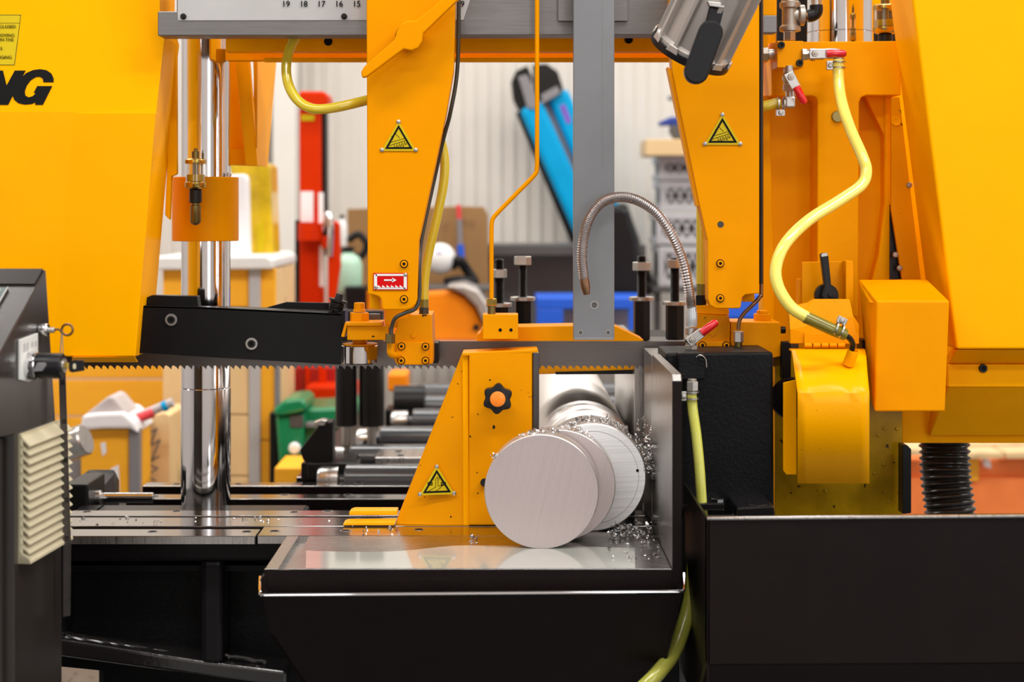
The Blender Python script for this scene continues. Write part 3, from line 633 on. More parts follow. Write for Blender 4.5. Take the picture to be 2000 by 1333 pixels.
# ---- upright fence plate and fixed jaw on the right of the bar
fp = thing('fence_plate', 'upright ground steel side plate with chamfered top corner right of the bar', 'plate', Vector((0.226, Y(2.4), ZT)))
z0, zt = Z(1150, 2.24), ZC-0.2195
a = [Vector((0.2204, Y(2.24), z0)), Vector((0.2204, Y(2.24), zt-0.008)), Vector((0.2204, Y(2.248), zt)), Vector((0.2204, Y(2.545), zt)), Vector((0.2204, Y(2.545), z0))]
obj('plate_body', solid(a, [v+Vector((0.0125, 0, 0)) for v in a], 0.001), M['steel_v'], fp)
a = [Vector((0.2204, Y(2.552), z0)), Vector((0.2204, Y(2.552), ZC-0.2225)), Vector((0.2204, Y(2.695), ZC-0.2225)), Vector((0.2204, Y(2.695), z0))]
obj('rear_plate', solid(a, [v+Vector((0.03, 0, 0)) for v in a], 0.001), M['steel_v'], fp)
obj('front_edge', wbox(0.2203, 0.2330, Y(2.2375), Y(2.2398), z0, zt-0.009, 0.0006), M['black_satin'], fp)
for (py, dd) in ((930, 2.50), (1014, 2.47)): obj('bolt_head', lathe([(0.009, 0), (0.009, 0.004), (0.006, 0.006), (0, 0.006)], Vector((0.2204, Y(dd), Z(py, dd))), (-1, 0, 0), 12), M['black_wet'], fp, True)
fj = thing('fixed_vise_jaw', 'tall ground steel fixed vise jaw behind the blade right of the bar', 'vise jaw', Vector((0.24, Y(3.0), ZT-0.05)))
obj('jaw_face', wbox(0.2085, 0.226, Y(2.76), Y(3.22), ZT-0.04, ZC-0.2225, 0.002), M['steel_v'], fj)
obj('jaw_body', wbox(0.227, 0.30, Y(2.77), Y(3.20), ZT-0.05, ZC-0.23, 0.003), M['black_cast'], fj)
obj('slot_liner', wbox(0.2085, 0.24, Y(2.735), Y(2.757), ZT, ZC-0.2225, 0.001), M['steel'], fj)

# ---- black casting carrying the right guide
bk = thing('black_casting', 'big black textured casting beneath the right blade guide', 'casting', Vector((X(1420, 2.5), Y(2.55), Z(1005, 2.5))))
obj('body', prism([(1300, 690), (1510, 688), (1512, 1008), (1300, 1008)], 2.48, 0.13, 0.004, 2), M['black_cast'], bk)
obj('upper_block', rbox(1325, 690, 1377, 742, 2.455, 0.03, 0.002), M['black_cast'], bk)
screw(1371, 699, 2.453, 0.0045, bk)
screw(1335, 735, 2.453, 0.0040, bk)
obj('cable_clip', hose([(1360, 698, 2.45), (1368, 694, 2.448), (1378, 702, 2.45), (1380, 718, 2.45)], 0.0008, 6), M['zinc'], bk, True)
obj('lower_ledge', prism([(1325, 985), (1415, 983), (1415, 998), (1325, 998)], 2.40, 0.08, 0.002), M['black_wet'], bk)
obj('clamp_bolt', hexa(W(1400, 984, 2.42), (0, 0, 1), 0.010, 0.008), M['black_wet'], bk)
obj('foot_bolt', hexa(W(1480, 1000, 2.40), (0, 0, 1), 0.018, 0.012), M['black_wet'], bk)
obj('foot_flange', prism([(1440, 992), (1512, 988), (1515, 1020), (1440, 1020)], 2.38, 0.1, 0.003), M['black_wet'], bk)

# ---- front right black panel
pn = thing('front_panel', 'wide black sheet panel with bright top edge at the lower right', 'panel', Vector((X(1700, 2.15), Y(2.15), 0)))
pts = [(1381, 1014), (2460, 1004.5), (2460, 1293.6), (1381, 1300)]
obj('upper_sheet', prism(pts, 2.14, 0.02, 0.0015), M['black_satin'], pn)
obj('lower_sheet', prism([(1381, 1301, 2.14), (2460, 1294.6, 2.14), (2460, 1440, 2.2), (1340, 1440, 2.2)], 2.14, 0.02, 0.001), M['black_satin'], pn)
obj('top_edge', sweep([W(1381, 1013.5, 2.139), W(2460, 1004.5, 2.139)], 0.0022, 8), M['steel'], pn, True)
obj('side_sheet', solid([W(1381, 1014, 2.14), W(1381, 1440, 2.14), W(1381, 1440, 2.14)+Vector((0, .28, 0)), W(1381, 1014, 2.14)+Vector((0, .28, 0))], [v+Vector((0.003, 0, 0)) for v in (W(1381, 1014, 2.14), W(1381, 1440, 2.14), W(1381, 1440, 2.14)+Vector((0, .28, 0)), W(1381, 1014, 2.14)+Vector((0, .28, 0)))], 0), M['black_satin'], pn)
obj('inner_wall', rbox(1326, 1010, 1384, 1440, 2.42, 0.02, 0.002), M['black_wet'], pn)

# ---- movable vise jaw
vj = thing('movable_vise_jaw', 'yellow movable vise jaw with black star knob and hand warning sign', 'vise jaw', Vector((X(900, 2.56), Y(2.57), ZT)))
obj('front_plate', prism([(916, 692), (1040, 686), (1040, 1027), (916, 1027)], 2.54, 0.055, 0.002), M['yellow_worn'], vj)
obj('wing', prism([(903, 690, 2.548), (917, 690, 2.548), (917, 1027, 2.548), (771, 1027, 2.56), (774, 1018, 2.56)], 2.55, 0.03, 0.0015), M['yellow_worn'], vj)
obj('fold', prism([(903, 692, 2.546), (914, 691, 2.546), (917, 1027, 2.546), (905, 1027, 2.546)], 2.546, 0.02, 0.001), M['yellow_cast'], vj)
obj('top_plate', prism([(903, 690, 2.54), (1050, 683, 2.54), (1052, 690, 2.54), (903, 696, 2.54)], 2.538, 0.06, 0.001), M['yellow_worn'], vj)
obj('jaw_liner', rbox(1041, 689, 1053, 1026, 2.538, 0.06, 0.001), M['bluesteel'], vj)
obj('foot', prism([(682, 1001), (690, 998), (776, 998), (776, 1007), (682, 1007)], 2.56, 0.03, 0.001), M['yellow_oily'], vj)
obj('foot', prism([(670, 1024), (678, 1021), (772, 1020), (770, 1027), (670, 1027)], 2.535, 0.03, 0.001), M['yellow_oily'], vj)
obj('side_bolt', rod(W(946, 943, 2.53), W(946, 943, 2.55), 0.006, 14), M['black_ox'], vj, True)
# star knob
c = W(972, 780, 2.50)
def star(r0, r1, lobes, n=72):
    return [(r0+(r1-r0)*(0.5+0.5*math.cos(lobes*2*PI*k/n)))for k in range(n)]
rr = star(0.0182, 0.0226, 6); n = 72
f = [c+Vector((math.cos(2*PI*k/n+0.45)*rr[k], 0, math.sin(2*PI*k/n+0.45)*rr[k])) for k in range(n)]
kn = obj('star_knob', solid(f, [v+Vector((0, 0.018, 0)) for v in f], 0.002, 2), M['black_plastic'], vj, True)
obj('knob_cap', lathe([(0, -0.003), (0.009, -0.003), (0.0113, -0.0018), (0.0113, 0.002)], c, (0, 1, 0), 28), M['orange'], kn, True)
obj('knob_stem', rod(c+Vector((0, 0.016, 0)), c+Vector((0, 0.042, 0)), 0.007, 16), M['black_ox'], vj, True)

# ---- warning triangles
def triangle(apex, bl, br, d, par, pict):
    s = obj('warning_sign', prism([(apex[0], apex[1]-8), (br[0]+7.5, br[1]+4), (bl[0]-7.5, bl[1]+4)], d, 0.001, 0), M['sign_yellow'], par, label='yellow triangular warning sign')
    cx, cy_ = (apex[0]+bl[0]+br[0])/3, (apex[1]+bl[1]+br[1])/3
    def inn(p, k): return (cx+(p[0]-cx)*k, cy_+(p[1]-cy_)*k)
    bm = bmesh.new()
    for p, q in ((apex, bl), (bl, br), (br, apex)):
        bm = join(bm, prism([p, q, inn(q, 0.77), inn(p, 0.77)], d-0.0004, 0.0004, 0))
    obj('border', bm, M['print'], s)
    for p in ((apex[0], apex[1]-6), (bl[0]-6, bl[1]+2), (br[0]+6, br[1]+2)):
        rv = obj('rivet', lathe([(0, -0.0012), (0.0012, -0.0012), (0.0030, -0.0004), (0.0033, 0.0004)], W(p[0], p[1], d), (0, 1, 0), 14), M['zinc'], s, True)
    obj('pictogram', pict(d-0.0003), M['print'], s)
def pict_blade(cx, cy_):
    def f(d):
        L_ = [[(cx-20, cy_+13), (cx+14, cy_+2)], [(cx-18, cy_+7), (cx+12, cy_-2)]]
        for k in range(5):
            x = cx-9+k*5; y = cy_+11-k*1.7
            L_.append([(x, y), (x+1, y+5), (x+3, y+7+(k % 2)*2), (x+4, y+2)])
        L_ += [[(cx-12, cy_+1), (cx-14, cy_-6)], [(cx-8, cy_-12), (cx+2, cy_-2)]]
        return join(*[strip(l, 0.9, d) for l in L_])
    return f
def pict_hand(cx, cy_):
    def f(d):
        L_ = [[(cx-16, cy_+14), (cx-2, cy_+6), (cx-2, cy_-10), (cx+2, cy_-14), (cx+3, cy_+4), (cx+12, cy_+3), (cx+4, cy_+10), (cx-4, cy_+15)],
              [(cx-6, cy_-8), (cx-8, cy_-14), (cx-4, cy_-13)], [(cx+4, cy_-8), (cx+6, cy_-15)]]
        bm = join(*[strip(l, 0.9, d) for l in L_])
        for s in (-1, 1):
            for e in ([(cx+s*9, cy_-3), (cx+s*17, cy_-3)], [(cx+s*9, cy_+2), (cx+s*17, cy_+2)], [(cx+s*17, cy_-3), (cx+s*17, cy_+2)], [(cx+s*9, cy_-3), (cx+s*9, cy_+2)]): bm = join(bm, strip(e, 1.6, d))
            bm = join(bm, strip([(cx+s*11, cy_-0.5), (cx+s*15, cy_-0.5)], 1.5, d))
        return bm
    return f
triangle((853, 918), (826, 964), (881, 962), 2.546, vj, pict_hand(853, 946))

# ---- saw blade
bm = bmesh.new(); pts = []
px = 110.0; d = 2.72; top = 667
P_ = [(110, top), (1560, top)]
x = 1560.0; teeth = []
k = 0
while x > 112:
    p = 13.6+0.9*math.sin(k*1.7); teeth += [(x, 715.5), (x-1.5, 722), (x-6, 717.0), (x-p*0.75, 714.2)]; x -= p; k += 1
bl = tag(obj('band_saw_blade', prism(P_+teeth+[(110, 715)], d, 0.0013, 0), M['blade']), 'toothed steel band saw blade stretched across the machine', 'saw blade')
yg = tag(obj('rear_blade_guard', prism([(1040, 700), (1262, 700), (1262, 724), (1190, 726), (1130, 727), (1080, 731), (1040, 732)], 2.775, 0.012, 0.001), M['yellow_oily']), 'scratched yellow strip below the blade teeth above the bar', 'guard')
tag(obj('rear_guard_edge', prism([(1085, 727), (1262, 722), (1262, 731), (1085, 732)], 2.772, 0.003, 0.0005), M['black_ox']), 'black edge strip below the scratched yellow guard strip', 'strip')

# ---- black blade guard
bg = thing('blade_guard', 'black sheet blade guard between the left wheel cover and left guide', 'guard', Vector((X(470, 2.65), Y(2.66), Z(712, 2.65))))
obj('front_sheet', prism([(262, 597), (395, 600), (668, 613), (666, 713), (440, 700), (250, 689)], 2.635, 0.004, 0.001), M['black'], bg)
obj('top_flange', solid([W(270, 597, 2.635), W(395, 600, 2.635), W(668, 613, 2.635), W(672, 606, 2.69), W(640, 593, 2.71), W(560, 591, 2.71), W(520, 601, 2.70), W(390, 597, 2.69), W(275, 594, 2.69)], [v-Vector((0, 0, 0.003)) for v in (W(270, 597, 2.635), W(395, 600, 2.635), W(668, 613, 2.635), W(672, 606, 2.69), W(640, 593, 2.71), W(560, 591, 2.71), W(520, 601, 2.70), W(390, 597, 2.69), W(275, 594, 2.69))], 0), M['black'], bg)
obj('rear_block', prism([(280, 585), (296, 577), (385, 579), (388, 602), (280, 602)], 2.655, 0.025, 0.001), M['black'], bg)
obj('rear_sheet', prism([(520, 601), (560, 590), (655, 592), (655, 612), (520, 606)], 2.69, 0.004, 0.001), M['black'], bg)
obj('end_cap', prism([(660, 612), (674, 606), (674, 660), (664, 660)], 2.636, 0.05, 0.001), M['black'], bg)
for px, py in ((334, 625), (491, 672)): screw(px, py, 2.632, 0.0060, bg, 'black_ox', 'zinc')
sp0, sp1 = W(655, 608, 2.66), W(664, 574, 2.66); ax = (sp1-sp0).normalized(); Ls = (sp1-sp0).length
so = obj('spring_bolt', lathe([(0.0075, 0), (0.0075, Ls*0.05), (0.0070, Ls*0.3), (0.0060, Ls*0.95), (0.0050, Ls)], sp0, ax, 14), M['black_ox'], bg, True)
hel = []; u, v = frame_of(ax)
for k in range(81):
    a = k/80*2*PI*5; hel.append(sp0+ax*(k/80*Ls*0.5)+(u*math.cos(a)+v*math.sin(a))*0.0105)
obj('spring_coil', sweep(hel, 0.0016, 6), M['black_ox'], so, True)
obj('spring_washer', lathe([(0.006, Ls*0.55), (0.0145, Ls*0.55), (0.0145, Ls*0.66), (0.006, Ls*0.66)], sp0, ax, 18), M['black_ox'], so, True)
obj('slot', prism([(634, 595), (648, 595), (652, 610), (634, 608)], 2.6885, 0.001, 0), M['print'], bg)

# ---- round bar and cut discs
br = thing('aluminium_bar', 'long round aluminium bar clamped in the vise with a bright sawn end', 'metal bar', Vector((0.129, Y(3.3), ZT)))
cb = Vector((0.129, 0, ZT+0.079)); r = 0.079
prof = [(r-0.0015, Y(2.5)), (r, Y(2.5015)), (r, Y(2.545)), (r-0.002, Y(2.547)), (r-0.002, Y(2.552)), (r, Y(2.554)), (r, Y(2.60)), (r-0.0025, Y(2.603)), (r-0.0025, Y(2.612)), (r, Y(2.615)), (r, Y(4.3)), (0, Y(4.3))]
obj('bar_skin', lathe([(0.0, Y(2.5)+0.0005)]+prof, cb, (0, 1, 0), 72), M['alu_bar'], br, True)
obj('sawn_end', lathe([(0, 0), (r-0.0016, 0), (r-0.0016, 0.0006), (0, 0.0006)], cb+Vector((0, Y(2.5)-0.0004, 0)), (0, 1, 0), 72), M['alu_sawn'], br)
obj('scribed_line', lathe([(0.0675, 0), (0.0679, 0), (0.0679, 0.0002), (0.0675, 0.0002), (0.0675, 0)], cb+Vector((0, Y(2.5)-0.0006, 0)), (0, 1, 0), 72), M['grey_dark'], br)
obj('centre_mark', lathe([(0, 0), (0.0022, 0), (0.0022, 0.0003), (0, 0.0003)], cb+Vector((0.066, Y(2.5)-0.0008, 0.010)), (0, 1, 0), 12), M['print'], br)
def disc(xc, d, th, rad, label, yaw):
    t = thing('aluminium_disc', label, 'metal disc', Vector((xc, Y(d+th/2), ZT)), 'freshly cut aluminium discs')
    c0 = Vector((xc, Y(d), ZT+rad)); axis = Vector((math.sin(yaw), math.cos(yaw), 0))
    obj('rim', lathe([(rad-0.001, 0.0002), (rad, 0.0012), (rad, th-0.001), (rad-0.001, th), (0, th)], c0, axis, 72), M['alu_bar'], t, True)
    obj('sawn_face', lathe([(0, 0), (rad-0.001, 0), (rad-0.001, 0.0005), (0, 0.0005)], c0, axis, 72), M['alu_disc'], t)
    obj('scribed_line', lathe([(rad*0.925, 0), (rad*0.929, 0), (rad*0.929, 0.0002), (rad*0.925, 0.0002), (rad*0.925, 0)], c0-axis*0.0002, axis, 72), M['grey_light'], t)
disc(0.0515, 2.37, 0.048, 0.0795, 'foremost cut aluminium disc standing upright on the table', 0.05)
disc(0.079, 2.427, 0.05, 0.079, 'cut aluminium disc wedged between the front disc and the bar', 0.05)
# ---- upper beam and graduated rail
gr = thing('guide_rail', 'grey ground steel guide rail carrying the white inch scale', 'rail', Vector((X(800, 2.58), Y(2.6), Z(70, 2.58))))
obj('rail_body', prism([(308, 22), (345, 22), (345, -160), (1486, -160), (1486, 68), (308, 70)], 2.58, 0.05, 0.0015), M['rail'], gr)
obj('end_block', prism([(1485, 30), (1517, 30), (1517, 64), (1485, 64)], 2.575, 0.03, 0.001), M['rail'], gr)
spl = obj('scale_plate', prism([(347, -160), (930, -160), (918, 0), (905, 39), (347, 40)], 2.5785, 0.0015, 0.0003), M['white_plate'], gr)
for k, n_ in enumerate((19, 18, 17, 16, 15, 14, 13, 12, 11, 10, 9)):
    obj('numeral', text(str(n_), 0.0125, W(558.5+k*34.5, 8, 2.577), bold=0.00012), M['print'], spl)
for px in (358, 672): obj('plate_screw', lathe([(0, -0.004), (0.003, -0.0035), (0.0046, -0.001), (0.0046, 0.003)], W(px, 32, 2.577), (0, 1, 0), 16), M['black_ox'], gr, True)
obj('slider_plate', rbox(1090, -160, 1226, 41, 2.572, 0.006, 0.0006), M['rail'], gr)  # plate in the same steel as the rail, behind the upright bar
ub = thing('upper_frame_beam', 'yellow upper frame beam under the grey guide rail', 'beam', Vector((X(850, 2.75), Y(2.8), Z(120, 2.75))))
obj('front_face', rbox(440, -160, 1500, 101, 2.70, 0.03, 0.002), M['yellow_cast'], ub)
obj('recess_web', rbox(440, 92, 1500, 118, 2.775, 0.03, 0.001), M['yellow_cast'], ub)
obj('lower_flange', rbox(515, 113, 1500, 121, 2.70, 0.012, 0.0015), M['yellow_cast'], ub)
for px, py in ((641, 81), (1228, 77)): obj('bolt_hole', lathe([(0, 0), (0.0068, 0), (0.0068, 0.001), (0, 0.001)], W(px, py, 2.699), (0, 1, 0), 16), M['print'], ub)
gs = thing('gusset_bracket', 'yellow tapered gusset bracket hanging from the beam beside the left column', 'bracket', Vector((X(490, 2.9), Y(2.9), Z(325, 2.9))))
obj('slanted_rib', prism([(454, 66), (482, 66), (503, 324), (480, 324)], 2.86, 0.02, 0.0015), M['yellow_cast'], gs)
obj('rear_plate', prism([(436, 66), (470, 66), (495, 320), (436, 320)], 2.93, 0.012, 0.001), M['yellow_cast'], gs)
obj('bottom_plate', prism([(436, 292), (490, 292), (503, 324), (436, 322)], 2.90, 0.03, 0.001), M['yellow_cast'], gs)
obj('side_plate', solid([W(500, 66, 2.88), W(500, 322, 2.88), W(523, 326, 3.08), W(540, 120, 3.08), W(540, 66, 3.08)], [v-Vector((0.004, 0, 0)) for v in (W(500, 66, 2.88), W(500, 322, 2.88), W(523, 326, 3.08), W(540, 120, 3.08), W(540, 66, 3.08))], 0), M['yellow_cast'], gs)
obj('edge_strip', prism([(493, 66), (503, 66), (502, 290), (499, 290)], 2.855, 0.004, 0.0005), M['yellow'], gs)
obj('cross_bar', rbox(436, 80, 462, 92, 2.90, 0.02, 0.001), M['yellow_cast'], gs)

# ---- chrome columns
lc = thing('guide_column', 'polished chrome guide column on the left with a yellow collar', 'column', Vector((X(402, 2.82), Y(2.82), ZT-0.05)))
cc = Vector((X(402, 2.82), Y(2.82), 0)); r = 0.0402
def zc(py, d=2.82): return Z(py, d)
obj('lower_shaft', rod(cc+Vector((0, 0, ZT-0.05)), cc+Vector((0, 0, zc(757))), r+0.0006, 64), M['chrome'], lc, True)
obj('shaft', rod(cc+Vector((0, 0, zc(756.5))), cc+Vector((0, 0, zc(-160))), r, 64), M['chrome'], lc, True)
cl = thing('column_collar', 'yellow cylindrical collar around the left chrome column', 'collar', cc+Vector((0, 0, zc(472, 2.76))))
obj('sleeve', lathe([(0.041, 0), (0.0535, 0), (0.0545, 0.001), (0.0545, zc(345, 2.766)-zc(472, 2.766)-0.001), (0.0535, zc(345, 2.766)-zc(472, 2.766)), (0.041, zc(345, 2.766)-zc(472, 2.766)), (0.041, 0)], Vector((X(397, 2.80), Y(2.82), zc(472, 2.766))), (0, 0, 1), 64), M['yellow'], cl, True)
obj('bleed_screw', rod(W(447, 345, 2.80), W(448, 338, 2.80), 0.004, 10), M['zinc'], cl, True)
rc_ = thing('guide_column', 'thick polished chrome guide column at the upper right', 'column', Vector((X(1640, 2.86), Y(2.86), Z(90, 2.86))))
c2 = Vector((X(1641, 2.86), Y(2.86), 0))
obj('shaft', rod(c2+Vector((0, 0, Z(110, 2.86))), c2+Vector((0, 0, Z(57, 2.80))), 0.0556, 64), M['chrome'], rc_, True)
obj('upper_shaft', rod(c2+Vector((0, 0, Z(56.6, 2.80))), c2+Vector((0, 0, Z(-160, 2.86))), 0.0553, 64), M['chrome'], rc_, True)

# ---- sight glass oilers
def oiler(px, ytop, ybot, d, label, sc_=1.0):
    b0 = W(px, ybot, d); h = Z(ytop, d)-b0.z; R = 0.0165*sc_
    t = thing('drip_oiler', label, 'oiler', b0)
    def pr(*p): return lathe([(a*sc_, b*h) for a, b in p], b0, (0, 0, 1), 28)
    obj('base_stem', pr((0, 0), (0.006, 0.02), (0.0085, 0.05), (0.0085, 0.26), (0.0065, 0.27), (0.0065, 0.30)), M['brass_dark'], t, True)
    obj('sight_collar', pr((0.0065, 0.29), (0.010, 0.30), (0.010, 0.46), (0.0075, 0.47)), M['black_ox'], t, True)
    obj('lower_cap', pr((0.008, 0.46), (0.0155, 0.49), (0.0172, 0.51), (0.0172, 0.56), (0.0155, 0.57), (0.008, 0.57)), M['brass'], t, True)
    obj('glass_cup', pr((0.0148, 0.57), (0.0155, 0.57), (0.0155, 0.80), (0.0148, 0.80), (0.0148, 0.57)), M['glass'], t, True)
    obj('oil', pr((0.0050, 0.575), (0.0145, 0.575), (0.0145, 0.66), (0.0050, 0.66), (0.0050, 0.575)), M['oil'], t, True)
    obj('centre_rod', pr((0.0048, 0.57), (0.0048, 0.80)), M['brass_dark'], t, True)
    obj('upper_cap', pr((0.006, 0.80), (0.0168, 0.80), (0.0172, 0.815), (0.0172, 0.85), (0.0150, 0.865), (0.006, 0.87)), M['brass'], t, True)
    obj('needle_knob', pr((0.0062, 0.87), (0.0062, 0.96), (0.003, 0.965), (0.003, 1.0), (0, 1.0)), M['brass_dark'], t, True)
    return t
oiler(382, 290, 441, 2.735, 'brass drip oiler with glass cup in front of the yellow collar')
oiler(1729, -10, 135, 2.745, 'brass drip oiler holding yellow oil at the upper right', 1.15)

# ---- guide arms
def armsigns(): pass
la = thing('blade_guide', 'left yellow blade guide arm with clamping lever and red arrow sign', 'guide arm', Vector((X(800, 2.54), Y(2.58), Z(713, 2.6))))
obj('plate', prism([(715, -160), (889, -160), (889, 20), (886, 138), (872, 220), (818, 472), (815, 585), (812, 595), (803, 603), (792, 606), (748, 606), (746, 602), (745, 588), (740, 580), (730, 577), (718, 575)], 2.54, 0.040, 0.0022, 3), M['yellow'], la)
obj('rear_web', prism([(722, 560), (742, 572), (743, 606), (722, 602)], 2.575, 0.03, 0.001), M['yellow_cast'], la)
hub = W(792, 66, 2.52)
def leverpts():
    return [(707, 152), (705, 140), (711, 130), (752, 94), (770, 78), (776, 60), (782, 48), (795, 40), (812, 40), (880, -14), (905, -40), (925, -20), (890, 4), (826, 66), (824, 82), (816, 94), (804, 99), (788, 96), (716, 150)]
lv = obj('clamp_lever', prism(leverpts(), 2.505, 0.014, 0.0022, 3), M['yellow'], la)
obj('lever_hub', rod(W(799, 71, 2.518), W(799, 71, 2.542), 0.0195, 28), M['yellow_cast'], la, True)
obj('hub_gap', lathe([(0, 0), (0.0205, 0), (0.0205, 0.0008), (0, 0.0008)], W(799, 72, 2.5385), (0, 1, 0), 28), M['print'], la)
for py in (516, 585): screw(789, py, 2.538, 0.0048, la, 'yellow', None)
triangle((778.5, 244), (752, 291), (806, 291), 2.5385, la, pict_blade(779, 272))
sg = obj('arrow_sign', rbox(729, 533.5, 796, 567, 2.5385, 0.0012, 0), M['sign_red'], la, label='red arrow sign with white saw teeth')
fr_ = [[(733, 538), (793, 538)], [(793, 538), (793, 563)], [(793, 563), (733, 563)], [(733, 563), (733, 538)]]
bm = join(strip([(735, 537.3), (791, 537.3)], 4, 2.538), strip([(735, 563.8), (791, 563.8)], 3, 2.538), strip([(733.5, 538), (733.5, 563)], 6, 2.538), strip([(791.5, 538), (791.5, 563)], 6, 2.538))
for k in range(6): bm = join(bm, prism([(738+k*8.5, 557), (746.5+k*8.5, 563), (738+k*8.5, 563)], 2.538, 0.0004, 0))
bm = join(bm, strip([(751, 547.5), (767, 547.5)], 3, 2.538), prism([(766, 543), (774.5, 547.5), (766, 552)], 2.538, 0.0004, 0))
obj('sign_print', bm, M['sign_white'], sg)
for p in ((792, 537), (734.5, 561)): obj('rivet', lathe([(0, -0.0012), (0.0012, -0.0012), (0.0028, -0.0004), (0.0028, 0.0004)], W(p[0], p[1], 2.538), (0, 1, 0), 14), M['zinc'], sg, True)
obj('edge_hose', hose([(896, -120, 2.56), (896, 20, 2.56), (893, 138, 2.56), (880, 218, 2.56), (866, 272, 2.575), (846, 360, 2.588), (823, 470, 2.575), (819, 520, 2.56), (819, 575, 2.55), (812, 602, 2.545), (790, 612, 2.545), (772, 622, 2.545), (765, 640, 2.55), (764, 654, 2.55)], 0.0031, 12), M['rubber'], la, True)
# left guide block
gb = obj('guide_block', prism([(776, 626), (800, 618), (800, 615), (843, 615), (845, 668), (845, 711), (775, 713), (764, 690), (768, 660), (776, 640)], 2.60, 0.10, 0.0015), M['yellow_worn'], la)
obj('upper_link', rbox(752, 596, 800, 640, 2.61, 0.03, 0.001), M['yellow_cast'], la)
cp = obj('cover_plate', rbox(775, 669, 837, 713, 2.592, 0.012, 0.0012), M['yellow_worn'], la)
for px, py in ((784, 677), (831, 677.5), (783.5, 705), (831, 705)): screw(px, py, 2.590, 0.0047, la, 'yellow_worn', None)
obj('block_stud', lathe([(0, -0.0015), (0.0038, -0.0015), (0.0043, 0.0)], W(808, 655, 2.60), (0, 1, 0), 18), M['yellow_worn'], la, True)
obj('carbide_pad', rbox(846, 670, 856, 710, 2.66, 0.05, 0.001), M['black_ox'], la)
obj('roller_bracket', prism([(678, 637), (752, 637), (758, 634), (758, 663), (752, 665), (678, 665)], 2.60, 0.06, 0.0015), M['yellow_worn'], la)
obj('bracket_cap', prism([(676, 632), (684, 630), (746, 630), (746, 637), (676, 637)], 2.595, 0.06, 0.0008), M['yellow_worn'], la)
obj('bracket_tab', prism([(674, 630), (679, 631), (672, 659), (666, 658)], 2.60, 0.03, 0.0005), M['yellow_worn'], la)
obj('pivot_nut', hexa(W(702, 629, 2.63), (0, 0, 1), 0.0155, 0.0145, 0.26), M['yellow_worn'], la)
obj('pivot_washer', rod(W(702, 632, 2.63), W(702, 628, 2.63), 0.0165, 24, 0.0005), M['yellow_worn'], la, True)
obj('pivot_square', lathe([(0.0100, 0), (0.0100, 0.003), (0.0085, 0.004), (0.0085, 0.013), (0.0075, 0.014)], W(702, 609, 2.63), (0, 0, 1), 8, 0.3), M['yellow_worn'], la)
obj('rear_nut', hexa(W(730, 628, 2.665), (0, 0, 1), 0.012, 0.012, 0.1), M['grey_dark'], la)
cR = Vector((X(701, 2.64), Y(2.655), 0)); zr0, zr1 = Z(713, 2.63), Z(676, 2.63)
obj('guide_roller', rod(cR+Vector((0, 0, zr0)), cR+Vector((0, 0, zr1)), 0.0283, 48, 0.0018), M['chrome'], la, True)
obj('roller_flange', lathe([(0, 0), (0.0275, 0), (0.0275, 0.0018), (0.012, 0.003), (0.010, 0.012), (0, 0.012)], cR+Vector((0, 0, zr1)), (0, 0, 1), 36), M['yellow_worn'], la, True)
obj('pipe_nut', hexa(W(762, 671, 2.555), (0, 0, 1), 0.0078, 0.0145, 0.3), M['brass_dark'], la)
obj('pipe_elbow', hose([(763, 672, 2.565), (763, 690, 2.565), (770, 694, 2.575), (780, 694, 2.60)], 0.0055, 10), M['yellow_worn'], la, True)
obj('hose_tail', rod(W(828, 614, 2.62), W(828, 600, 2.62), 0.0075, 14), M['rubber'], la, True)

ra_ = thing('blade_guide', 'right yellow blade guide arm beside the lamp with a triangular warning sign', 'guide arm', Vector((X(1420, 2.54), Y(2.58), Z(688, 2.6))))
obj('plate', prism([(1310, -160), (1483, -160), (1483, 574), (1456, 576), (1449, 582), (1447, 600), (1444, 603), (1398, 603), (1387, 597), (1383, 586), (1382, 470), (1366, 400), (1313, 140), (1308, 60)], 2.54, 0.040, 0.0022, 3), M['yellow'], ra_)
obj('edge_flange', prism([(1304, 130), (1312, 138), (1366, 402), (1362, 404)], 2.552, 0.035, 0.001), M['yellow_cast'], ra_)
obj('web_tab', prism([(1452, 575), (1474, 575), (1474, 590), (1450, 590)], 2.572, 0.03, 0.001), M['yellow_cast'], ra_)
obj('arm_hole', lathe([(0, 0), (0.0048, 0), (0.0048, 0.0006), (0, 0.0006)], W(1407.5, 438.5, 2.5395), (0, 1, 0), 18), M['rubber'], ra_)
for py in (515, 583): screw(1407, py, 2.538, 0.0048, ra_, 'yellow', None)
triangle((1411, 230), (1383, 279), (1440, 279), 2.5385, ra_, pict_blade(1411, 259))
obj('edge_hose', hose([(1487, -120, 2.56), (1487, 100, 2.56), (1487, 400, 2.56), (1487, 560, 2.56), (1484, 580, 2.558), (1470, 596, 2.555), (1452, 614, 2.555), (1444, 628, 2.555), (1442, 645, 2.555)], 0.0030, 12), M['pipe'], ra_, True)
obj('edge_cable', sweep([W(1485.5, -160, 2.552), W(1486, 555, 2.552)], 0.0030, 8), M['black_plastic'], ra_, True)
obj('guide_block', prism([(1358, 614), (1424, 617), (1426, 632), (1425, 690), (1362, 690), (1360, 640)], 2.60, 0.09, 0.0015), M['yellow_worn'], ra_)
obj('upper_link', prism([(1358, 598), (1385, 596), (1385, 590), (1424, 604), (1424, 616), (1358, 613)], 2.608, 0.05, 0.001), M['yellow_cast'], ra_)
obj('roller_bracket', prism([(1427, 629), (1525, 630), (1525, 697), (1510, 700), (1427, 700)], 2.605, 0.08, 0.0015), M['yellow_worn'], ra_)
obj('cover_plate', rbox(1363, 668, 1426, 692, 2.592, 0.012, 0.0012), M['yellow_worn'], ra_)
for px in (1372, 1419): screw(px, 675, 2.590, 0.0048, ra_, 'yellow_worn')
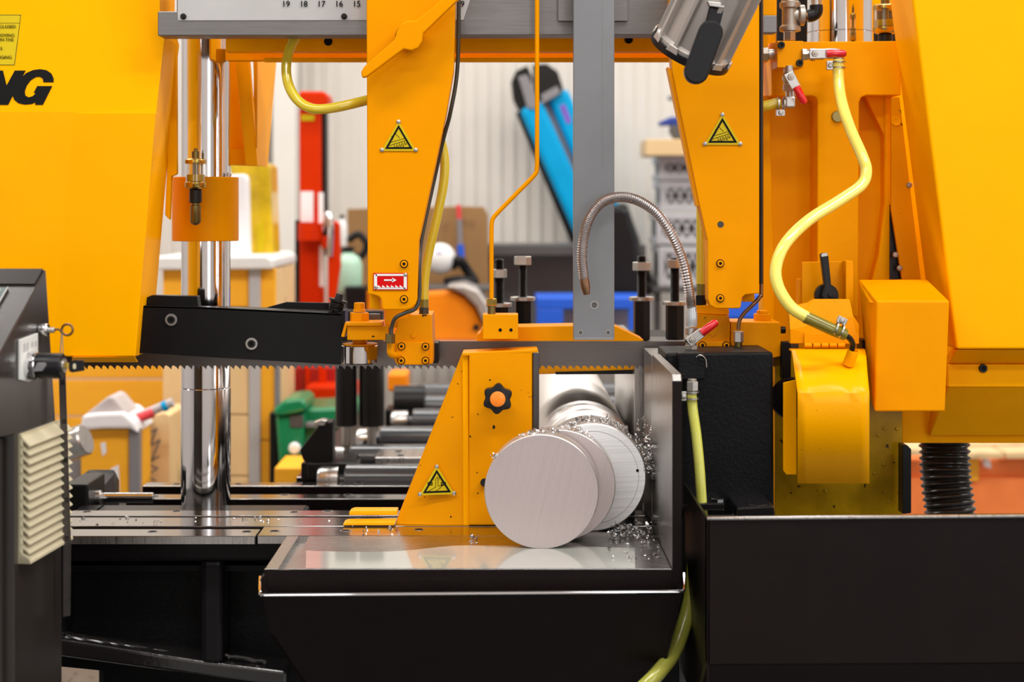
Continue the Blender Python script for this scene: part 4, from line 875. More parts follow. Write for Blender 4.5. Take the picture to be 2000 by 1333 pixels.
obj('block_stud', lathe([(0, -0.0012), (0.0040, -0.0012), (0.0044, 0.0)], W(1392, 652, 2.60), (0, 1, 0), 18), M['yellow_worn'], ra_, True)
obj('pivot_nut', hexa(W(1489, 629, 2.64), (0, 0, 1), 0.0135, 0.013, 0.2), M['yellow_worn'], ra_)
obj('pivot_cap', lathe([(0.009, 0), (0.009, 0.004), (0, 0.005)], W(1489, 612, 2.64), (0, 0, 1), 16), M['yellow_worn'], ra_, True)
obj('pipe_nut', hexa(W(1442, 669, 2.565), (0, 0, 1), 0.0080, 0.0165, 0.3), M['zinc'], ra_)
obj('pipe_neck', rod(W(1442, 690, 2.575), W(1442, 668, 2.575), 0.0062, 12), M['brass_dark'], ra_, True)
obj('side_bolt', rod(W(1524, 645, 2.63), W(1534, 645, 2.63), 0.0055, 14), M['black_ox'], ra_, True)

# ---- centre: oil pipe, block, base bar, upright bar
tag(obj('oil_pipe', hose([(1049, -120, 2.56), (1049, 100, 2.56), (1049, 300, 2.56), (1048.5, 328, 2.56), (1043, 343, 2.56), (1005, 382, 2.56), (970, 418, 2.56), (962, 430, 2.56), (960, 450, 2.56), (960, 520, 2.56), (960, 585, 2.56)], 0.0034, 14, 12), M['yellow'], None, True), 'thin bent yellow oil pipe descending in front of the beam', 'pipe')
ob = thing('oil_block', 'small yellow oil block with two holes at the foot of the thin pipe', 'block', W(978, 664, 2.57))
obj('block_body', rbox(943, 615, 1012, 663, 2.545, 0.045, 0.001), M['yellow_worn'], ob)
for px in (977, 998): obj('screw_hole', lathe([(0, 0), (0.0026, 0), (0.0026, 0.0006), (0, 0.0006)], W(px, 645, 2.5445), (0, 1, 0), 14), M['print'], ob)
obj('brass_nut', hexa(W(960, 597, 2.56), (0, 0, 1), 0.0085, 0.0105, 0.2), M['brass'], ob)
obj('brass_neck', rod(W(960, 615, 2.56), W(960, 596, 2.56), 0.0060, 14), M['brass_dark'], ob, True)
tag(obj('blade_carrier_bar', prism([(932, 655), (938, 650), (943, 640), (1120, 637), (1203, 638), (1257, 664), (1257, 667), (930, 667)], 2.60, 0.07, 0.001), M['yellow_worn']), 'long yellow carrier bar with angled end just above the blade', 'bar')
gu = thing('upright_bar', 'grey upright flat bar with bolt holes hanging in front of the beam', 'bar', W(1160, 663, 2.54))
obj('bar_body', rbox(1120, -160, 1200, 663, 2.535, 0.018, 0.0012), M['bar_grey'], gu)
obj('edge_line', rbox(1176.5, -160, 1178, 330, 2.5345, 0.001, 0), M['grey_mid'], gu)
obj('end_strip', rbox(1121, 660, 1199, 664.5, 2.534, 0.016, 0.0005), M['grey_mid'], gu)
for px, py, rr in ((1161, 596, 0.0046), (1134, 650, 0.0030), (1188, 650, 0.0030)):
    h = obj('bolt_hole', lathe([(0, 0), (rr, 0), (rr, 0.0006), (0, 0.0006)], W(px, py, 2.5347), (0, 1, 0), 18), M['grey_dark'], gu)
    obj('hole_rim', lathe([(rr, 0), (rr*1.25, 0), (rr*1.25, 0.0004), (rr, 0.0004), (rr, 0)], W(px, py, 2.5346), (0, 1, 0), 18), M['alu_cast'], h)

# ---- threaded studs of the rear clamp
def stud(px, ytop, ynut0, ynut1, ywash, ybot, d, rs, rn, rw, rb, label):
    t = thing('clamp_stud', label, 'stud', W(px, ybot, d), 'threaded clamp studs behind the blade')
    p0, p1 = W(px, ywash+2, d), W(px, ytop, d); H = p1.z-p0.z; nt_ = int(H/0.0022); prof = []
    for k in range(nt_): prof += [(rs, k*H/nt_), (rs*0.88, (k+0.5)*H/nt_)]
    prof += [(rs*0.8, H), (0, H)]
    obj('threaded_rod', lathe(prof, p0, (0, 0, 1), 18), M['black_ox'], t, True)
    obj('hex_nut', hexa(W(px, ynut1, d), (0, 0, 1), rn, Z(ynut0, d)-Z(ynut1, d), random.uniform(0, 1)), M['zinc'], t)
    obj('washer', rod(W(px, ywash+4.5, d), W(px, ywash-3, d), rw, 28, 0.0006), M['zinc'], t, True)
    obj('hex_spacer', hexa(W(px, ybot, d), (0, 0, 1), rb, Z(ywash+4, d)-Z(ybot, d), 0.15), M['black_ox'], t)
stud(975, 506, 526, 543, 595, 664, 2.90, 0.0085, 0.0135, 0.0225, 0.0165, 'black threaded clamp stud half hidden behind the thin yellow pipe')
stud(1021, 503, 501, 518, 583, 664, 2.94, 0.0075, 0.0150, 0.0215, 0.0150, 'black threaded clamp stud topped by a brassy nut left of the upright bar')
stud(1253, 500, 512, 529, 583, 664, 2.94, 0.0080, 0.0155, 0.0215, 0.0150, 'black threaded clamp stud with steel nut right of the upright bar')
stud(1318, 504, 507, 524, 592, 664, 2.88, 0.0080, 0.0135, 0.0205, 0.0160, 'black threaded clamp stud partly hidden by the braided hose')
tag(obj('rear_vise_beam', wbox(X(930, 2.95), X(1345, 2.95), Y(2.84), Y(3.02), Z(700, 2.95), Z(664, 2.95), 0.003), M['bluesteel']), 'dark steel cross beam carrying the threaded studs', 'beam')

# ---- braided coolant hose with valve
bh = thing('coolant_nozzle_hose', 'flexible braided metal coolant hose arching in front of the upright bar', 'hose', W(1352, 655, 2.555))
path = catmull([W(*p) for p in ((1350, 600, 2.555), (1346, 570, 2.553), (1335, 515, 2.55), (1315, 465, 2.545), (1285, 420, 2.535), (1250, 394, 2.525), (1215, 385, 2.515), (1180, 393, 2.505), (1155, 420, 2.50), (1142, 455, 2.495), (1137, 500, 2.495), (1141, 545, 2.495))], 40)
rad = [0.0072*(1+0.13*math.sin(k*2*PI/4)) for k in range(len(path))]
obj('braided_sleeve', sweep(path, rad, 14), M['braid'], bh, True)
q = W(1141, 545, 2.495); q2 = W(1146, 576, 2.493)
obj('nozzle', lathe([(0.0066, 0), (0.0070, 0.004), (0.0068, 0.012), (0.0045, (q2-q).length), (0.0032, (q2-q).length), (0.003, 0.01)], q, q2-q, 20), M['pipe'], bh, True)
obj('end_sleeve', lathe([(0.0078, 0), (0.0085, 0.002), (0.0085, 0.020), (0.0072, 0.024), (0.0072, 0.030)], W(1351, 638, 2.555), (0, 0, 1), 18), M['clear_sleeve'], bh, True)
obj('hex_fitting', hexa(W(1351, 664, 2.555), (0, 0, 1), 0.0098, 0.018, 0.25), M['zinc'], bh)

# ---- ball valves with red levers
def valve(px, py, d, ang, L_px, label, flow, length_px, spin=0.0):
    """lever angle measured in the image plane (degrees, 0 = right, clockwise down)"""
    t = thing('ball_valve', label, 'valve', W(px, py, d), 'small ball valves with red levers')
    c = W(px, py, d); a = math.radians(ang); s = d/F
    ux = Vector((math.cos(a), 0, -math.sin(a))); nx = Vector((math.sin(a), 0, math.cos(a)))
    fl = Vector((1, 0, 0)) if flow == 'x' else Vector((0, 0, 1))
    hl = length_px*s
    b0 = c+Vector((0, 0.016, 0))-fl*hl/2
    obj('body', lathe([(0.0082, 0), (0.0082, hl*0.28), (0.0070, hl*0.30), (0.0100, hl*0.42), (0.0100, hl*0.58), (0.0070, hl*0.70), (0.0082, hl*0.72), (0.0082, hl)], b0, fl, 18), M['zinc'], t, True)
    obj('hex_end', hexa(b0+fl*(-0.001), fl, 0.0098, hl*0.26), M['galv'], t)
    obj('stem', rod(c+Vector((0, -0.002, 0)), c+Vector((0, 0.012, 0)), 0.0045, 14), M['zinc'], t, True)
    def slab_(a0, a1, w0, w1, y0, th):
        f = [c+ux*a0+nx*w0, c+ux*a1+nx*w1, c+ux*a1-nx*w1, c+ux*a0-nx*w0]
        f = [p+Vector((0, y0, 0)) for p in f]
        return solid(f, [p+Vector((0, th, 0)) for p in f], min(th, w0)*0.3, 2)
    Lm = L_px*s
    obj('lever_plate', slab_(-0.008, Lm*0.42, 0.0078, 0.0072, -0.002, 0.003), M['zinc'], t)
    g0 = c+ux*Lm*0.36+Vector((0, -0.002, 0)); g1 = c+ux*Lm+Vector((0, -0.004, 0)); l = (g1-g0).length
    obj('red_grip', lathe([(0.0060, 0), (0.0064, l*0.1), (0.0058, l*0.85), (0.0036, l*0.97), (0, l)], g0, g1-g0, 18), M['red_grip'], t, True)
    obj('lever_nut', hexa(c+Vector((0, -0.0055, 0)), (0, 1, 0), 0.0052, 0.004), M['zinc'], t)
    obj('stem_tip', rod(c+Vector((0, -0.0075, 0)), c+Vector((0, -0.003, 0)), 0.0025, 12), M['galv'], t, True)
    return t
valve(1352, 664, 2.53, -37, 62, 'ball valve with red lever pointing up at the foot of the braided hose', 'z', 42)

# ---- coolant manifold at the upper right
mf = thing('coolant_manifold', 'yellow square coolant manifold block with two black socket screws', 'manifold', W(1544, 132, 2.66))
obj('block_body', rbox(1518, 80, 1569, 132, 2.64, 0.05, 0.001), M['yellow'], mf)
for px, py in ((1526, 88), (1562, 123)): screw(px, py, 2.637, 0.0056, mf)
obj('top_nipple', hexa(W(1542, 80, 2.67), (0, 0, 1), 0.0098, 0.015), M['zinc'], mf)
obj('left_nipple', rod(W(1490, 106, 2.67), W(1519, 106, 2.67), 0.0080, 16), M['zinc'], mf, True)
obj('left_collar', hexa(W(1488, 106, 2.67), (1, 0, 0), 0.0115, 0.010), M['galv'], mf)
te = thing('pipe_tee', 'galvanised pipe tee above the manifold block with a black elbow', 'pipe fitting', W(1544, 65, 2.68))
c = W(1543, 62, 2.68)
def dz(px): return px*2.68/F
obj('tee_run', lathe([(0.0135, 0), (0.0165, 0.001), (0.0165, 0.007), (0.0128, 0.011), (0.0125, dz(44)), (0.0165, dz(47)), (0.0165, dz(56)), (0.0140, dz(58)), (0.0110, dz(80))], c, (0, 0, 1), 24), M['galv'], te, True)
obj('tee_branch', lathe([(0.0115, 0.0), (0.0118, dz(14)), (0.0165, dz(18)), (0.0165, dz(27)), (0.0145, dz(28))], W(1543, 30, 2.68), (1, 0, 0), 24), M['galv'], te, True)
obj('lower_nut', hexa(W(1542, 76, 2.68), (0, 0, 1), 0.0095, 0.012), M['zinc'], te)
obj('branch_nipple', rod(W(1568, 31, 2.68), W(1580, 31, 2.68), 0.0075, 14), M['pipe'], te, True)
obj('black_elbow', sweep(catmull([W(1577, 31, 2.68), W(1588, 29, 2.68), W(1594, 22, 2.68), W(1594, 10, 2.68)], 6), 0.0105, 14), M['black_ox'], te, True)
obj('elbow_nipple', rod(W(1594, 12, 2.68), W(1594, -60, 2.68), 0.0085, 14), M['zinc'], te, True)
valve(1591, 105, 2.625, 0, 62, 'ball valve with horizontal red lever right of the manifold block', 'x', 42)
valve(1544, 151, 2.63, 62, 60, 'ball valve with slanted red lever beneath the manifold block', 'z', 48)
def clip(px, py, d, r, axis, side, par):
    a = Vector(axis).normalized(); c = W(px, py, d)
    for s in (-0.0045, 0.0045): obj('clamp_wire', lathe([(r, 0), (r+0.0016, 0.0), (r+0.0016, 0.0022), (r, 0.0022), (r, 0)], c+a*s, a, 22), M['zinc'], par, True)
    e = Vector(side).normalized()*(r+0.004)
    obj('clamp_ear', solid(*(lambda f: (f, [p+Vector((0, 0.006, 0)) for p in f]))([c+e+Vector((0, -0.004, 0))+a*p+Vector(side).normalized()*q for p, q in ((-0.007, -0.004), (0.007, -0.004), (0.007, 0.006), (-0.007, 0.006))]), bev=0.0008), M['zinc'], par)
    obj('clamp_screw', lathe([(0, -0.003), (0.0034, -0.002), (0.0040, 0.0), (0.0040, 0.003)], c+e*1.05+Vector((0, -0.005, 0)), (0, 1, 0), 14), M['zinc'], par, True)
h1 = thing('coolant_hose', 'pale yellow S-shaped coolant hose hanging at the right', 'hose', W(1640, 660, 2.5))
obj('tube', hose([(1638, 118, 2.65), (1637, 145, 2.645), (1643, 195, 2.62), (1660, 250, 2.58), (1684, 305, 2.54), (1692, 335, 2.53), (1682, 362, 2.52), (1640, 392, 2.50), (1580, 430, 2.47), (1535, 475, 2.44), (1516, 520, 2.43), (1520, 560, 2.425), (1545, 600, 2.42), (1580, 623, 2.42)], 0.0086, 18), M['pvc_pale'], h1, True)
obj('stained_end', hose([(1572, 619, 2.42), (1600, 632, 2.42), (1628, 645, 2.42), (1650, 654, 2.425)], 0.0089, 16), M['pvc_dark'], h1, True)
obj('metal_tail', hose([(1645, 652, 2.425), (1658, 660, 2.43), (1665, 671, 2.44), (1664, 684, 2.445)], 0.0042, 12), M['black_ox'], h1, True)
clip(1636, 644, 2.42, 0.0092, (0.9, 0, -0.42), (0.4, 0, 0.9), h1)
obj('upper_elbow', hose([(1610, 105, 2.65), (1632, 105, 2.65), (1638, 110, 2.65), (1638, 126, 2.65)], 0.0082, 14), M['zinc'], h1, True)
clip(1638, 128, 2.65, 0.0092, (0, 0, 1), (-1, 0, 0), h1)
h2 = thing('short_coolant_hose', 'short yellow hose stub with elbow fitting behind the right arm', 'hose', W(1515, 215, 2.66))
obj('tube', hose([(1440, 210, 2.67), (1490, 208, 2.66), (1512, 203, 2.66), (1524, 201, 2.66)], 0.0085, 14), M['pvc'], h2, True)
obj('elbow', rbox(1534, 188, 1554, 211, 2.645, 0.02, 0.003), M['zinc'], h2)
obj('elbow_neck', rod(W(1544, 190, 2.655), W(1544, 170, 2.655), 0.0082, 14), M['zinc'], h2, True)
clip(1524, 203, 2.655, 0.0092, (1, 0, 0), (0, 0, -1), h2)
h3 = thing('looping_hose', 'yellow plastic hose looping from the rail into the left guide arm', 'hose', W(600, 222, 2.66))
obj('tube', hose([(585, 20, 2.66), (582, 62, 2.65), (566, 95, 2.64), (559, 135, 2.63), (566, 172, 2.62), (586, 200, 2.61), (615, 213, 2.60), (655, 210, 2.60), (700, 200, 2.61), (740, 190, 2.63)], 0.0077, 18), M['pvc'], h3, True)
h4 = thing('arm_hose', 'yellow plastic hose running down behind the left guide arm', 'hose', W(828, 612, 2.62))
obj('tube', hose([(840, 240, 2.62), (858, 268, 2.62), (868, 310, 2.62), (866, 360, 2.62), (852, 430, 2.62), (836, 500, 2.62), (829, 550, 2.62), (828, 585, 2.62)], 0.0073, 18), M['pvc'], h4, True)
obj('clear_end', hose([(828, 572, 2.62), (828, 588, 2.62), (828, 604, 2.62)], 0.0070, 16), M['pvc_dark'], h4, True)
h5 = thing('arm_hose', 'straight yellow hose visible left of the right guide arm', 'hose', W(1370, 598, 2.62))
obj('tube', hose([(1369, 340, 2.62), (1369, 400, 2.62), (1369, 480, 2.62), (1369, 555, 2.62)], 0.0072, 16), M['pvc'], h5, True)
obj('clear_end', hose([(1369, 550, 2.62), (1369, 580, 2.62)], 0.0068, 14), M['pvc_dark'], h5, True)
obj('hex_tail', hexa(W(1369, 597, 2.62), (0, 0, 1), 0.0090, 0.016), M['black_ox'], h5)
h6 = thing('drain_hose', 'green yellow hose running down in front of the black casting', 'hose', W(1372, 1010, 2.42))
obj('tube', hose([(1351, 770, 2.44), (1353, 800, 2.44), (1360, 850, 2.43), (1366, 910, 2.42), (1370, 970, 2.415), (1374, 1030, 2.41)], 0.0074, 16), M['pvc_green'], h6, True)
obj('hex_fitting', hexa(W(1352, 764, 2.44), (0, 0, 1), 0.0088, 0.014), M['zinc'], h6)
obj('neck', rod(W(1352, 786, 2.44), W(1352, 740, 2.44), 0.0068, 14), M['galv'], h6, True)
clip(1352, 774, 2.44, 0.0082, (0, 0, 1), (-1, 0, 0), h6)
tag(obj('lower_drain_hose', hose([(1358, 1080, 2.38), (1352, 1150, 2.36), (1342, 1200, 2.33), (1318, 1270, 2.29), (1285, 1315, 2.26), (1240, 1360, 2.25)], 0.0105, 16), M['pvc_green'], None, True), 'green yellow hose curving below the drip tray', 'hose')
# ---- left wheel cover
wl = thing('wheel_cover', 'huge yellow left wheel cover with black lettering and yellow notice', 'wheel cover', Vector((X(150, 2.6), Y(2.66), Z(705, 2.6))))
def dc(py): return 2.606+max(0, 219-py)*0.000145      # the upper half of the cover leans back
def pc(pts): return [(p[0], p[1], dc(p[1])-0.0010) for p in pts]
obj('upper_panel', prism([(-420, -160, dc(-160)), (312, -160, dc(-160)), (312, 40, dc(40)), (321, 74, dc(74)), (305, 219.3, 2.606), (-420, 219.3, 2.606)], 2.606, 0.12, 0), M['yellow_cover'], wl)
obj('lower_panel', prism([(-420, 219), (305, 219), (264, 697), (-420, 697)], 2.606, 0.12, 0), M['yellow_cover'], wl)
obj('pressed_panel', prism([(120, 219, 2.6075), (304, 219, 2.596), (264, 697, 2.596), (80, 697, 2.6075)], 2.6, 0.02, 0.0022, 3), M['yellow_cover'], wl)
obj('bottom_lip', prism([(140, 698, 2.597), (263, 698, 2.597), (269, 708, 2.62), (140, 708, 2.62)], 2.6, 0.006, 0.001), M['yellow_cover'], wl)
obj('edge_strip', prism([(326, 60), (344, 60), (345, 340), (334, 345), (331, 430), (322, 420), (327, 300)], 2.722, 0.015, 0.0015), M['yellow_cover'], wl)
def cr(pts): return [(x/3.92, y/3.92) for x, y in pts]
obj('letter_n', prism(pc(cr([(-75, 540), (22, 540), (50, 655), (113, 540), (196, 540), (62, 803), (-35, 803), (-60, 690), (-120, 803), (-205, 803)])), 2.6050, 0.0006, 0), M['print'], wl)
obj('letter_g', prism(pc(cr([(410, 630), (333, 630), (327, 602), (305, 588), (275, 590), (235, 615), (205, 655), (189, 700), (194, 732), (218, 745), (250, 737), (274, 713), (258, 710), (285, 659), (400, 659), (328, 803), (268, 803), (273, 784), (240, 797), (190, 801), (140, 790), (110, 765), (96, 730), (112, 680), (150, 608), (200, 560), (250, 537), (305, 529), (355, 537), (392, 562), (410, 600)])), 2.6045, 0.0006, 0), M['print'], wl)
st = obj('notice_sticker', prism([(p[0], p[1], dc(p[1])-0.0006) for p in ((-60, 28), (42, 28), (29, 128), (-60, 128))], 2.6053, 0.0006, 0), M['sign_yellow'], wl, label='yellow printed notice with small black writing')
obj('notice_border', join(*[prism([(p[0], p[1], dc(p[1])-0.0009) for p in q], 2.6, 0.0003, 0) for q in (((-60, 28.8), (41, 28.8), (40.9, 29.6), (-60, 29.6)), ((40.2, 29.2), (41, 29.2), (28.6, 126.8), (27.8, 126.8)), ((-60, 126.2), (28.2, 126.2), (28.2, 127), (-60, 127)), ((-60, 44.8), (38.5, 44.8), (38.5, 45.4), (-60, 45.4)))]), M['print'], st)
for s, px, py in (('CLOSED', 31, 52), ('MOVING', 28.5, 69), ('ON THE', 26.5, 77.5), ('E', 5, 95), ('CHANGING', 23, 112)):
    obj('notice_line', text(s, 0.0068, W(px, py, dc(py+4)-0.0016), 'RIGHT'), M['print'], st)

# ---- right wheel cover
wr = thing('wheel_cover', 'huge plain yellow right wheel cover with slanted edge', 'wheel cover', Vector((X(1920, 2.6), Y(2.62), Z(866, 2.6))))
obj('front_panel', prism([(1762, -160), (2440, -160), (2440, 683), (1868, 683)], 2.55, 0.14, 0.004, 3), M['yellow_cover'], wr)
obj('bottom_lip', prism([(1868, 684, 2.552), (2440, 684, 2.552), (2440, 711, 2.59), (1852, 711, 2.59)], 2.55, 0.03, 0.001), M['yellow_cast'], wr)
obj('lower_band', prism([(1851, 712), (2440, 712), (2440, 757), (1851, 757)], 2.585, 0.10, 0.002), M['yellow_cast'], wr)
obj('lower_slope', prism([(1852, 757, 2.587), (2440, 757, 2.587), (2440, 851, 2.66), (1816, 851, 2.66)], 2.6, 0.05, 0.0015), M['yellow_cast'], wr)
obj('bottom_strip', prism([(1762, 800), (1856, 800), (1856, 850), (2440, 850), (2440, 866), (1762, 866)], 2.675, 0.06, 0.0015), M['yellow_cast'], wr)
screw(1920, 720, 2.584, 0.0065, wr)
obj('seam_panel', prism([(1741, 190), (1757, 190), (1799, 546), (1762, 546), (1741, 410)], 2.70, 0.008, 0.001), M['yellow_worn'], wr)
obj('dark_gap', prism([(1738, 400), (1758, 400), (1775, 546), (1738, 546)], 2.715, 0.004, 0), M['black_ox'], wr)
for px, py in ((1776, 362), (1749, 498), (1757, 524)): obj('bolt', lathe([(0, -0.004), (0.004, -0.003), (0.005, 0)], W(px, py, 2.70), (0, 1, 0), 12), M['galv'], wr, True)

# ---- mast casting
ms = thing('saw_mast', 'yellow cast saw mast with a broad T-shaped head behind the hose', 'mast', Vector((X(1630, 2.8), Y(2.8), ZT-0.1)))
obj('head_and_stem', prism([(1507, 82), (1760, 80), (1760, 186), (1692, 186), (1682, 190), (1678, 200), (1676, 620), (1597, 620), (1597, 200), (1595, 191), (1587, 187), (1507, 187)], 2.70, 0.09, 0.002, 3), M['yellow_cast'], ms)
obj('rear_web', prism([(1496, 187), (1745, 187), (1760, 1000), (1496, 1000)], 2.765, 0.05, 0.002), M['yellow_cast'], ms)
obj('left_flange', prism([(1490, 187), (1503, 187), (1512, 560), (1512, 700), (1490, 700)], 2.735, 0.05, 0.002), M['yellow_cast'], ms)
obj('right_flange', prism([(1728, 187), (1745, 187), (1760, 420), (1756, 560), (1700, 560), (1716, 500), (1728, 400)], 2.735, 0.04, 0.004, 3), M['yellow_cast'], ms)
obj('gusset', prism([(1690, 188), (1742, 188), (1742, 300), (1726, 262)], 2.74, 0.03, 0.002), M['yellow_cast'], ms)
obj('plug_bolt', lathe([(0, -0.006), (0.0085, -0.006), (0.0092, -0.004), (0.0092, 0.004)], W(1635, 228, 2.70), (0, 1, 0), 24), M['brass_dark'], ms, True)
obj('boss', lathe([(0.0045, -0.001), (0.0068, -0.002), (0.0078, 0.0)], W(1750, 237, 2.70), (0, 1, 0), 20), M['yellow_cast'], ms, True)
obj('back_wall', rbox(1488, -160, 1960, 830, 3.05, 0.02, 0.001), M['yellow_cast'], ms)
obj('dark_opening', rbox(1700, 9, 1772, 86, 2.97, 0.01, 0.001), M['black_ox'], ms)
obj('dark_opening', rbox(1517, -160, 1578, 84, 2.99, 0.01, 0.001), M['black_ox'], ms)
obj('upper_bracket', rbox(1488, -160, 1517, 30, 2.60, 0.04, 0.001), M['yellow'], ms)

# ---- chip brush hood, chute, handle bracket
hd = thing('chip_brush_hood', 'glossy yellow hinged chip brush hood with curved top', 'hood', Vector((X(1628, 2.45), Y(2.45), Z(945, 2.4))))
rows = [(681, 1541, 1688, 2.512), (684, 1546, 1690, 2.50), (700, 1549, 1692, 2.475), (728, 1553, 1694, 2.435), (750, 1556, 1696, 2.408), (768, 1558, 1698, 2.398), (790, 1558, 1698, 2.398), (945, 1558, 1698, 2.398)]
bm = bmesh.new(); g = []
for (py, a, b, d) in rows: g.append([bm.verts.new(W(a+(b-a)*k/8, py+(2.5*math.sin(k*1.3) if 700 <= py <= 750 else 0), d)) for k in range(9)])
for r0, r1 in zip(g, g[1:]):
    for k in range(8): bm.faces.new((r0[k], r0[k+1], r1[k+1], r1[k]))
o = obj('hood_sheet', bm, M['yellow_oily'], hd, True); m_ = o.modifiers.new('thickness', 'SOLIDIFY'); m_.thickness = 0.003; m_.offset = -1
obj('side_sheet', prism([(1530, 748), (1556, 742), (1556, 928), (1536, 928), (1530, 920)], 2.47, 0.004, 0.001), M['yellow_cast'], hd)
sd_ = [W(1698, 945, 2.399), W(1698, 768, 2.399), W(1696, 750, 2.409), W(1690, 684, 2.501), W(1690, 940, 2.501)]
obj('side_sheet', solid(sd_, [v-Vector((0.003, 0, 0)) for v in sd_], 0), M['yellow_oily'], hd)
obj('upper_plate', prism([(1540, 600, 2.53), (1578, 592, 2.53), (1590, 585, 2.53), (1660, 585, 2.53), (1667, 618, 2.52), (1678, 634, 2.515), (1678, 672, 2.515), (1543, 672, 2.515), (1543, 644, 2.515)], 2.52, 0.012, 0.0015), M['yellow_worn'], hd)
obj('plate_patch', rbox(1571, 652, 1678, 672, 2.511, 0.003, 0.0006), M['yellow_worn'], hd)
for x0 in (1571, 1588, 1604, 1620, 1636): obj('hinge_knuckle', rod(W(x0, 675, 2.51), W(x0+14, 675, 2.51), 0.0036, 12, 0.0004), M['yellow_worn'], hd, True)
obj('inlet_spigot', lathe([(0.0085, 0), (0.0082, 0.022), (0.0068, 0.024), (0.0060, 0.018)], W(1657, 712, 2.455), W(1668, 682, 2.445)-W(1657, 712, 2.455), 20), M['yellow_cast'], hd, True)
tag(obj('bristle_brush', lathe([(0.006, 0), (0.030, 0.002), (0.032, 0.012), (0.030, 0.022), (0.006, 0.024)], W(1548, 780, 2.56), (0, 1, 0), 36), M['black_cast']), 'round black chip brush half hidden under the hood', 'brush')
ch = thing('chip_chute_cover', 'yellow box-shaped cover with sloping top left of the right wheel cover', 'cover', Vector((X(1780, 2.5), Y(2.5), Z(805, 2.47))))
obj('shell', solid([W(1712, 588, 2.47), W(1855, 588, 2.47), W(1846, 805, 2.47), W(1708, 805, 2.47)], [W(1677, 546, 2.59), W(1812, 546, 2.59), W(1812, 770, 2.59), W(1694, 770, 2.59)], 0.003, 3), M['yellow'], ch)
obj('side_flange', prism([(1677, 548, 2.588), (1697, 575, 2.54), (1710, 592, 2.48), (1700, 592, 2.50), (1682, 566, 2.57)], 2.5, 0.004, 0.0005), M['yellow_cast'], ch)
hb = thing('handle_bracket', 'yellow angle bracket carrying a black clamping lever', 'bracket', Vector((X(1615, 2.6), Y(2.6), Z(590, 2.6))))
obj('bracket_plate', prism([(1566, 512), (1654, 510), (1654, 600), (1566, 600)], 2.61, 0.004, 0.001), M['yellow_worn'], hb)
obj('bracket_flange', prism([(1652, 510), (1666, 510), (1668, 640), (1652, 640)], 2.585, 0.03, 0.001), M['yellow_worn'], hb)
obj('bracket_step', rbox(1559, 545, 1568, 600, 2.615, 0.02, 0.001), M['yellow_worn'], hb)
lv_ = obj('clamp_lever', prism([(1603, 498), (1606, 495), (1615, 494), (1618, 498), (1624, 560), (1633, 572), (1634, 582), (1628, 586), (1608, 586), (1606, 578), (1611, 562)], 2.565, 0.014, 0.0025, 3), M['black_plastic'], hb)
obj('lever_tip', prism([(1604, 498), (1607, 495), (1615, 494), (1617, 500), (1605, 502)], 2.5645, 0.001, 0), M['zinc'], lv_)
obj('lever_screw', lathe([(0, -0.003), (0.004, -0.002), (0.005, 0.001)], W(1622, 577, 2.565), (0, 1, 0), 14), M['black_ox'], lv_, True)
obj('lever_cam', lathe([(0, 0), (0.017, 0), (0.018, 0.001), (0.018, 0.012), (0, 0.012)], W(1615, 578, 2.58), (0, 1, 0), 24), M['black_ox'], hb, True)
sg_ = thing('splash_sheet', 'grimy yellow splash sheet with bolt heads under the chip brush hood', 'sheet', Vector((X(1640, 2.6), Y(2.6), Z(1010, 2.6))))
obj('sheet', rbox(1514, 690, 1762, 1040, 2.62, 0.004, 0.0006), M['yellow_grimy'], sg_)
for px, py in ((1612, 960), (1707, 925), (1746, 902), (1726, 908), (1727, 963), (1757, 962), (1734, 981), (1727, 838), (1752, 838), (1716, 851)):
    obj('bolt_dot', lathe([(0, -0.002), (0.0022, -0.0015), (0.0032, 0)], W(px, py, 2.62), (0, 1, 0), 12), M['yellow_grimy'], sg_, True)
tag(obj('black_stop_plate', prism([(1763, 870), (1772, 870), (1780, 878), (1780, 1003), (1763, 1005)], 2.58, 0.03, 0.001), M['black_plastic']), 'narrow black plate beside the grimy yellow sheet', 'plate')
tag(obj('dark_blade_box', rbox(1527, 668, 1545, 740, 2.60, 0.02, 0.001), M['black_ox']), 'small black box where the blade leaves the right guide', 'box')
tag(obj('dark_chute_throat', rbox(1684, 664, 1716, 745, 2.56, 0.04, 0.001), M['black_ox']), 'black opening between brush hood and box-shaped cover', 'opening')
rh = []; N_ = 200
pth = catmull([W(1843, 840, 2.92), W(1845, 880, 2.92), W(1848, 940, 2.91), W(1856, 1000, 2.90), W(1862, 1060, 2.90), W(1872, 1200, 2.91), W(1880, 1400, 2.92), W(1880, 1700, 2.92)], 50)
tag(obj('ribbed_hose', sweep(pth, [0.0408+0.0027*math.sin((p.z-ZC)*2*PI/0.0108) for p in pth], 28), M['corrugated'], None, True), 'thick black ribbed hose rising behind the front panel', 'hose')

# ---- work lamp
lp = thing('work_lamp', 'silver cast aluminium work lamp with black bracket at the top', 'lamp', W(1347, 120, 2.42))
ax = Vector((0.378, -0.40, 0.835)).normalized()      # from the rim up towards the cable end
o0 = W(1349, 100, 2.44); u, v = frame_of(ax)
def lz(prof, mat, name, n=48, smooth=True): return obj(name, lathe(prof, o0, ax, n), M[mat], lp, smooth)
lz([(0.046, -0.006), (0.0595, -0.006), (0.0605, -0.003), (0.0605, 0.005), (0.046, 0.005), (0.046, -0.006)], 'black_plastic', 'rim_gasket', 60)
lz([(0.0, -0.004), (0.046, -0.004), (0.046, -0.002), (0, -0.002)], 'white', 'lens')
lz([(0.050, 0.004), (0.0565, 0.004), (0.0565, 0.010), (0.0500, 0.014), (0.0480, 0.10), (0.040, 0.135), (0.030, 0.14), (0.0, 0.14)], 'alu_cast', 'housing')
